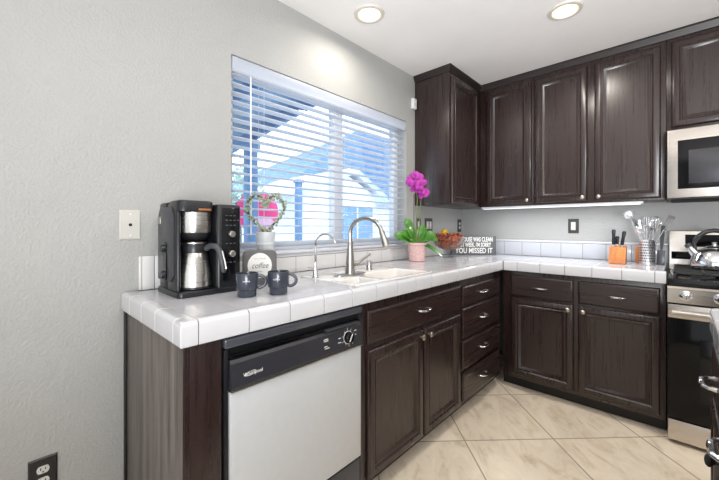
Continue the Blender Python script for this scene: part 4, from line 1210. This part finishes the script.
# gabled white shed
t = thing('garden_shed', 'small white gabled shed with a blue window outside', 'shed', (-4.7, 1.8, -.15))
obj('wall', MB().prism([(.75, -.148), (2.86, -.148), (2.86, 1.93), (2.0, 2.28), (.75, 1.86)], 'x', -6.2, -3.62), M['ext_white'], t)
for (ya, za, yb, zb) in ((.50, 1.80, 2.04, 2.41), (3.12, 1.86, 2.04, 2.41)):
    obj('roof_slope', MB().prism([(ya, za), (yb, zb), (yb, zb + .06), (ya, za + .06)], 'x', -6.3, -3.50), M['ext_white'], t)
    obj('rake_board', MB().prism([(ya, za - .07), (yb, zb - .07), (yb, zb + .07), (ya, za + .07)], 'x', -3.495, -3.46), M['ext_trim'], t)
wo = obj('window', MB().box(-3.618, -3.59, 1.72, 2.75, .82, 1.62, .005), M['ext_dark'], t)
obj('window_bars', MB().box(-3.589, -3.575, 2.20, 2.235, .82, 1.62).box(-3.589, -3.575, 1.70, 1.74, .80, 1.64).box(-3.589, -3.575, 1.70, 2.77, 1.62, 1.66), M['ext_white'], wo)
tag(obj('lattice_post', MB().box(-3.40, -3.30, .40, .50, -.148, 2.0, .004).box(-3.42, -3.28, .38, .52, 1.98, 2.04), M['ext_beam']), 'slim shade-blue post standing left of the white shed outside', 'post')
# neighbouring house with hip roof
t = thing('neighbor_house', 'neighboring house with broad shade-blue hip roof behind the shed', 'house', (-10, 9, -.15))
obj('wall', MB().box(-14.0, -7.3, 3.0, 18, -.148, 2.3), M['ext_white'], t)
hr = MB()
v = [(-6.9, 2.45, 2.25), (-6.9, 19, 2.25), (-15, 19, 2.25), (-15, 2.45, 2.25), (-11, 9.9, 6.3), (-11, 15, 6.3)]
vs = [hr.bm.verts.new(p) for p in v]
for f in ((0, 1, 5, 4), (1, 2, 5), (2, 3, 4, 5), (3, 0, 4), (3, 2, 1, 0)): hr.bm.faces.new([vs[i] for i in f])
obj('roof', hr, M['ext_roof'], t)
obj('fascia', MB().box(-6.9, -6.85, 2.45, 19, 2.10, 2.27), M['ext_trim'], t)
# pale trees
def tree(x, y, h, r, label):
    t = thing('tree', label, 'tree', (x, y, -.15))
    obj('trunk', MB().tube([(x, y, -.148), (x + .05, y, h * .35), (x, y + .06, h * .7)], [.12, .09, .05], 10), M['ext_trunk'], t)
    mb = MB()
    for k in range(420):
        d = Vector((random.gauss(0, 1), random.gauss(0, 1), random.gauss(0, 1))).normalized() * r * random.random() ** .4
        c = Vector((x, y, h * .72)) + Vector((d.x, d.y, d.z * 1.1))
        bm = bmesh.new(); bmesh.ops.create_icosphere(bm, subdivisions=1, radius=random.uniform(.03, .065))
        for vv in bm.verts: vv.co = Vector((vv.co.x * random.uniform(.8, 1.2), vv.co.y, vv.co.z * .4))
        mb.merge(bm, Matrix.Translation(c) @ Matrix.Rotation(random.uniform(0, 6), 4, 'X') @ Matrix.Rotation(random.uniform(0, 6), 4, 'Z'))
    obj('crown', mb, M['ext_leaf'], t)
tree(-4.4, -.20, 2.5, .62, 'pale leafy tree at the left of the window view behind the patio post')
# round pink garden ornament hung behind the patio post
t = thing('pink_disc_ornament', 'big round pink hanging ornament behind the patio post outside', 'ornament', (-2.5, -1.02, .95))
OM = Matrix.Translation((-2.5, -.86, 1.40)) @ Matrix.Rotation(R(60), 4, 'Z') @ Matrix.Rotation(R(90), 4, 'X')
ob = MB().lathe([(.001, -.05), (.15, -.045), (.25, -.025), (.275, 0), (.25, .025), (.15, .045), (.001, .05)], n=36, cap0=False, cap1=False, M4=OM)
obj('disc', ob, M['pink'], t)
obj('pale_patch', MB().loft([[(.19 * math.cos(2 * PI * k / 20) + .03, -.15 + .09 * math.sin(2 * PI * k / 20), z) for k in range(20)] for z in (.03, .054)], M4=OM), M['pink_pale'], t)
obj('hanger', MB().cyl((-2.5, -.86, 1.66), (-2.5, -1.15, 2.16), .006, n=6), M['ext_beam'], t)
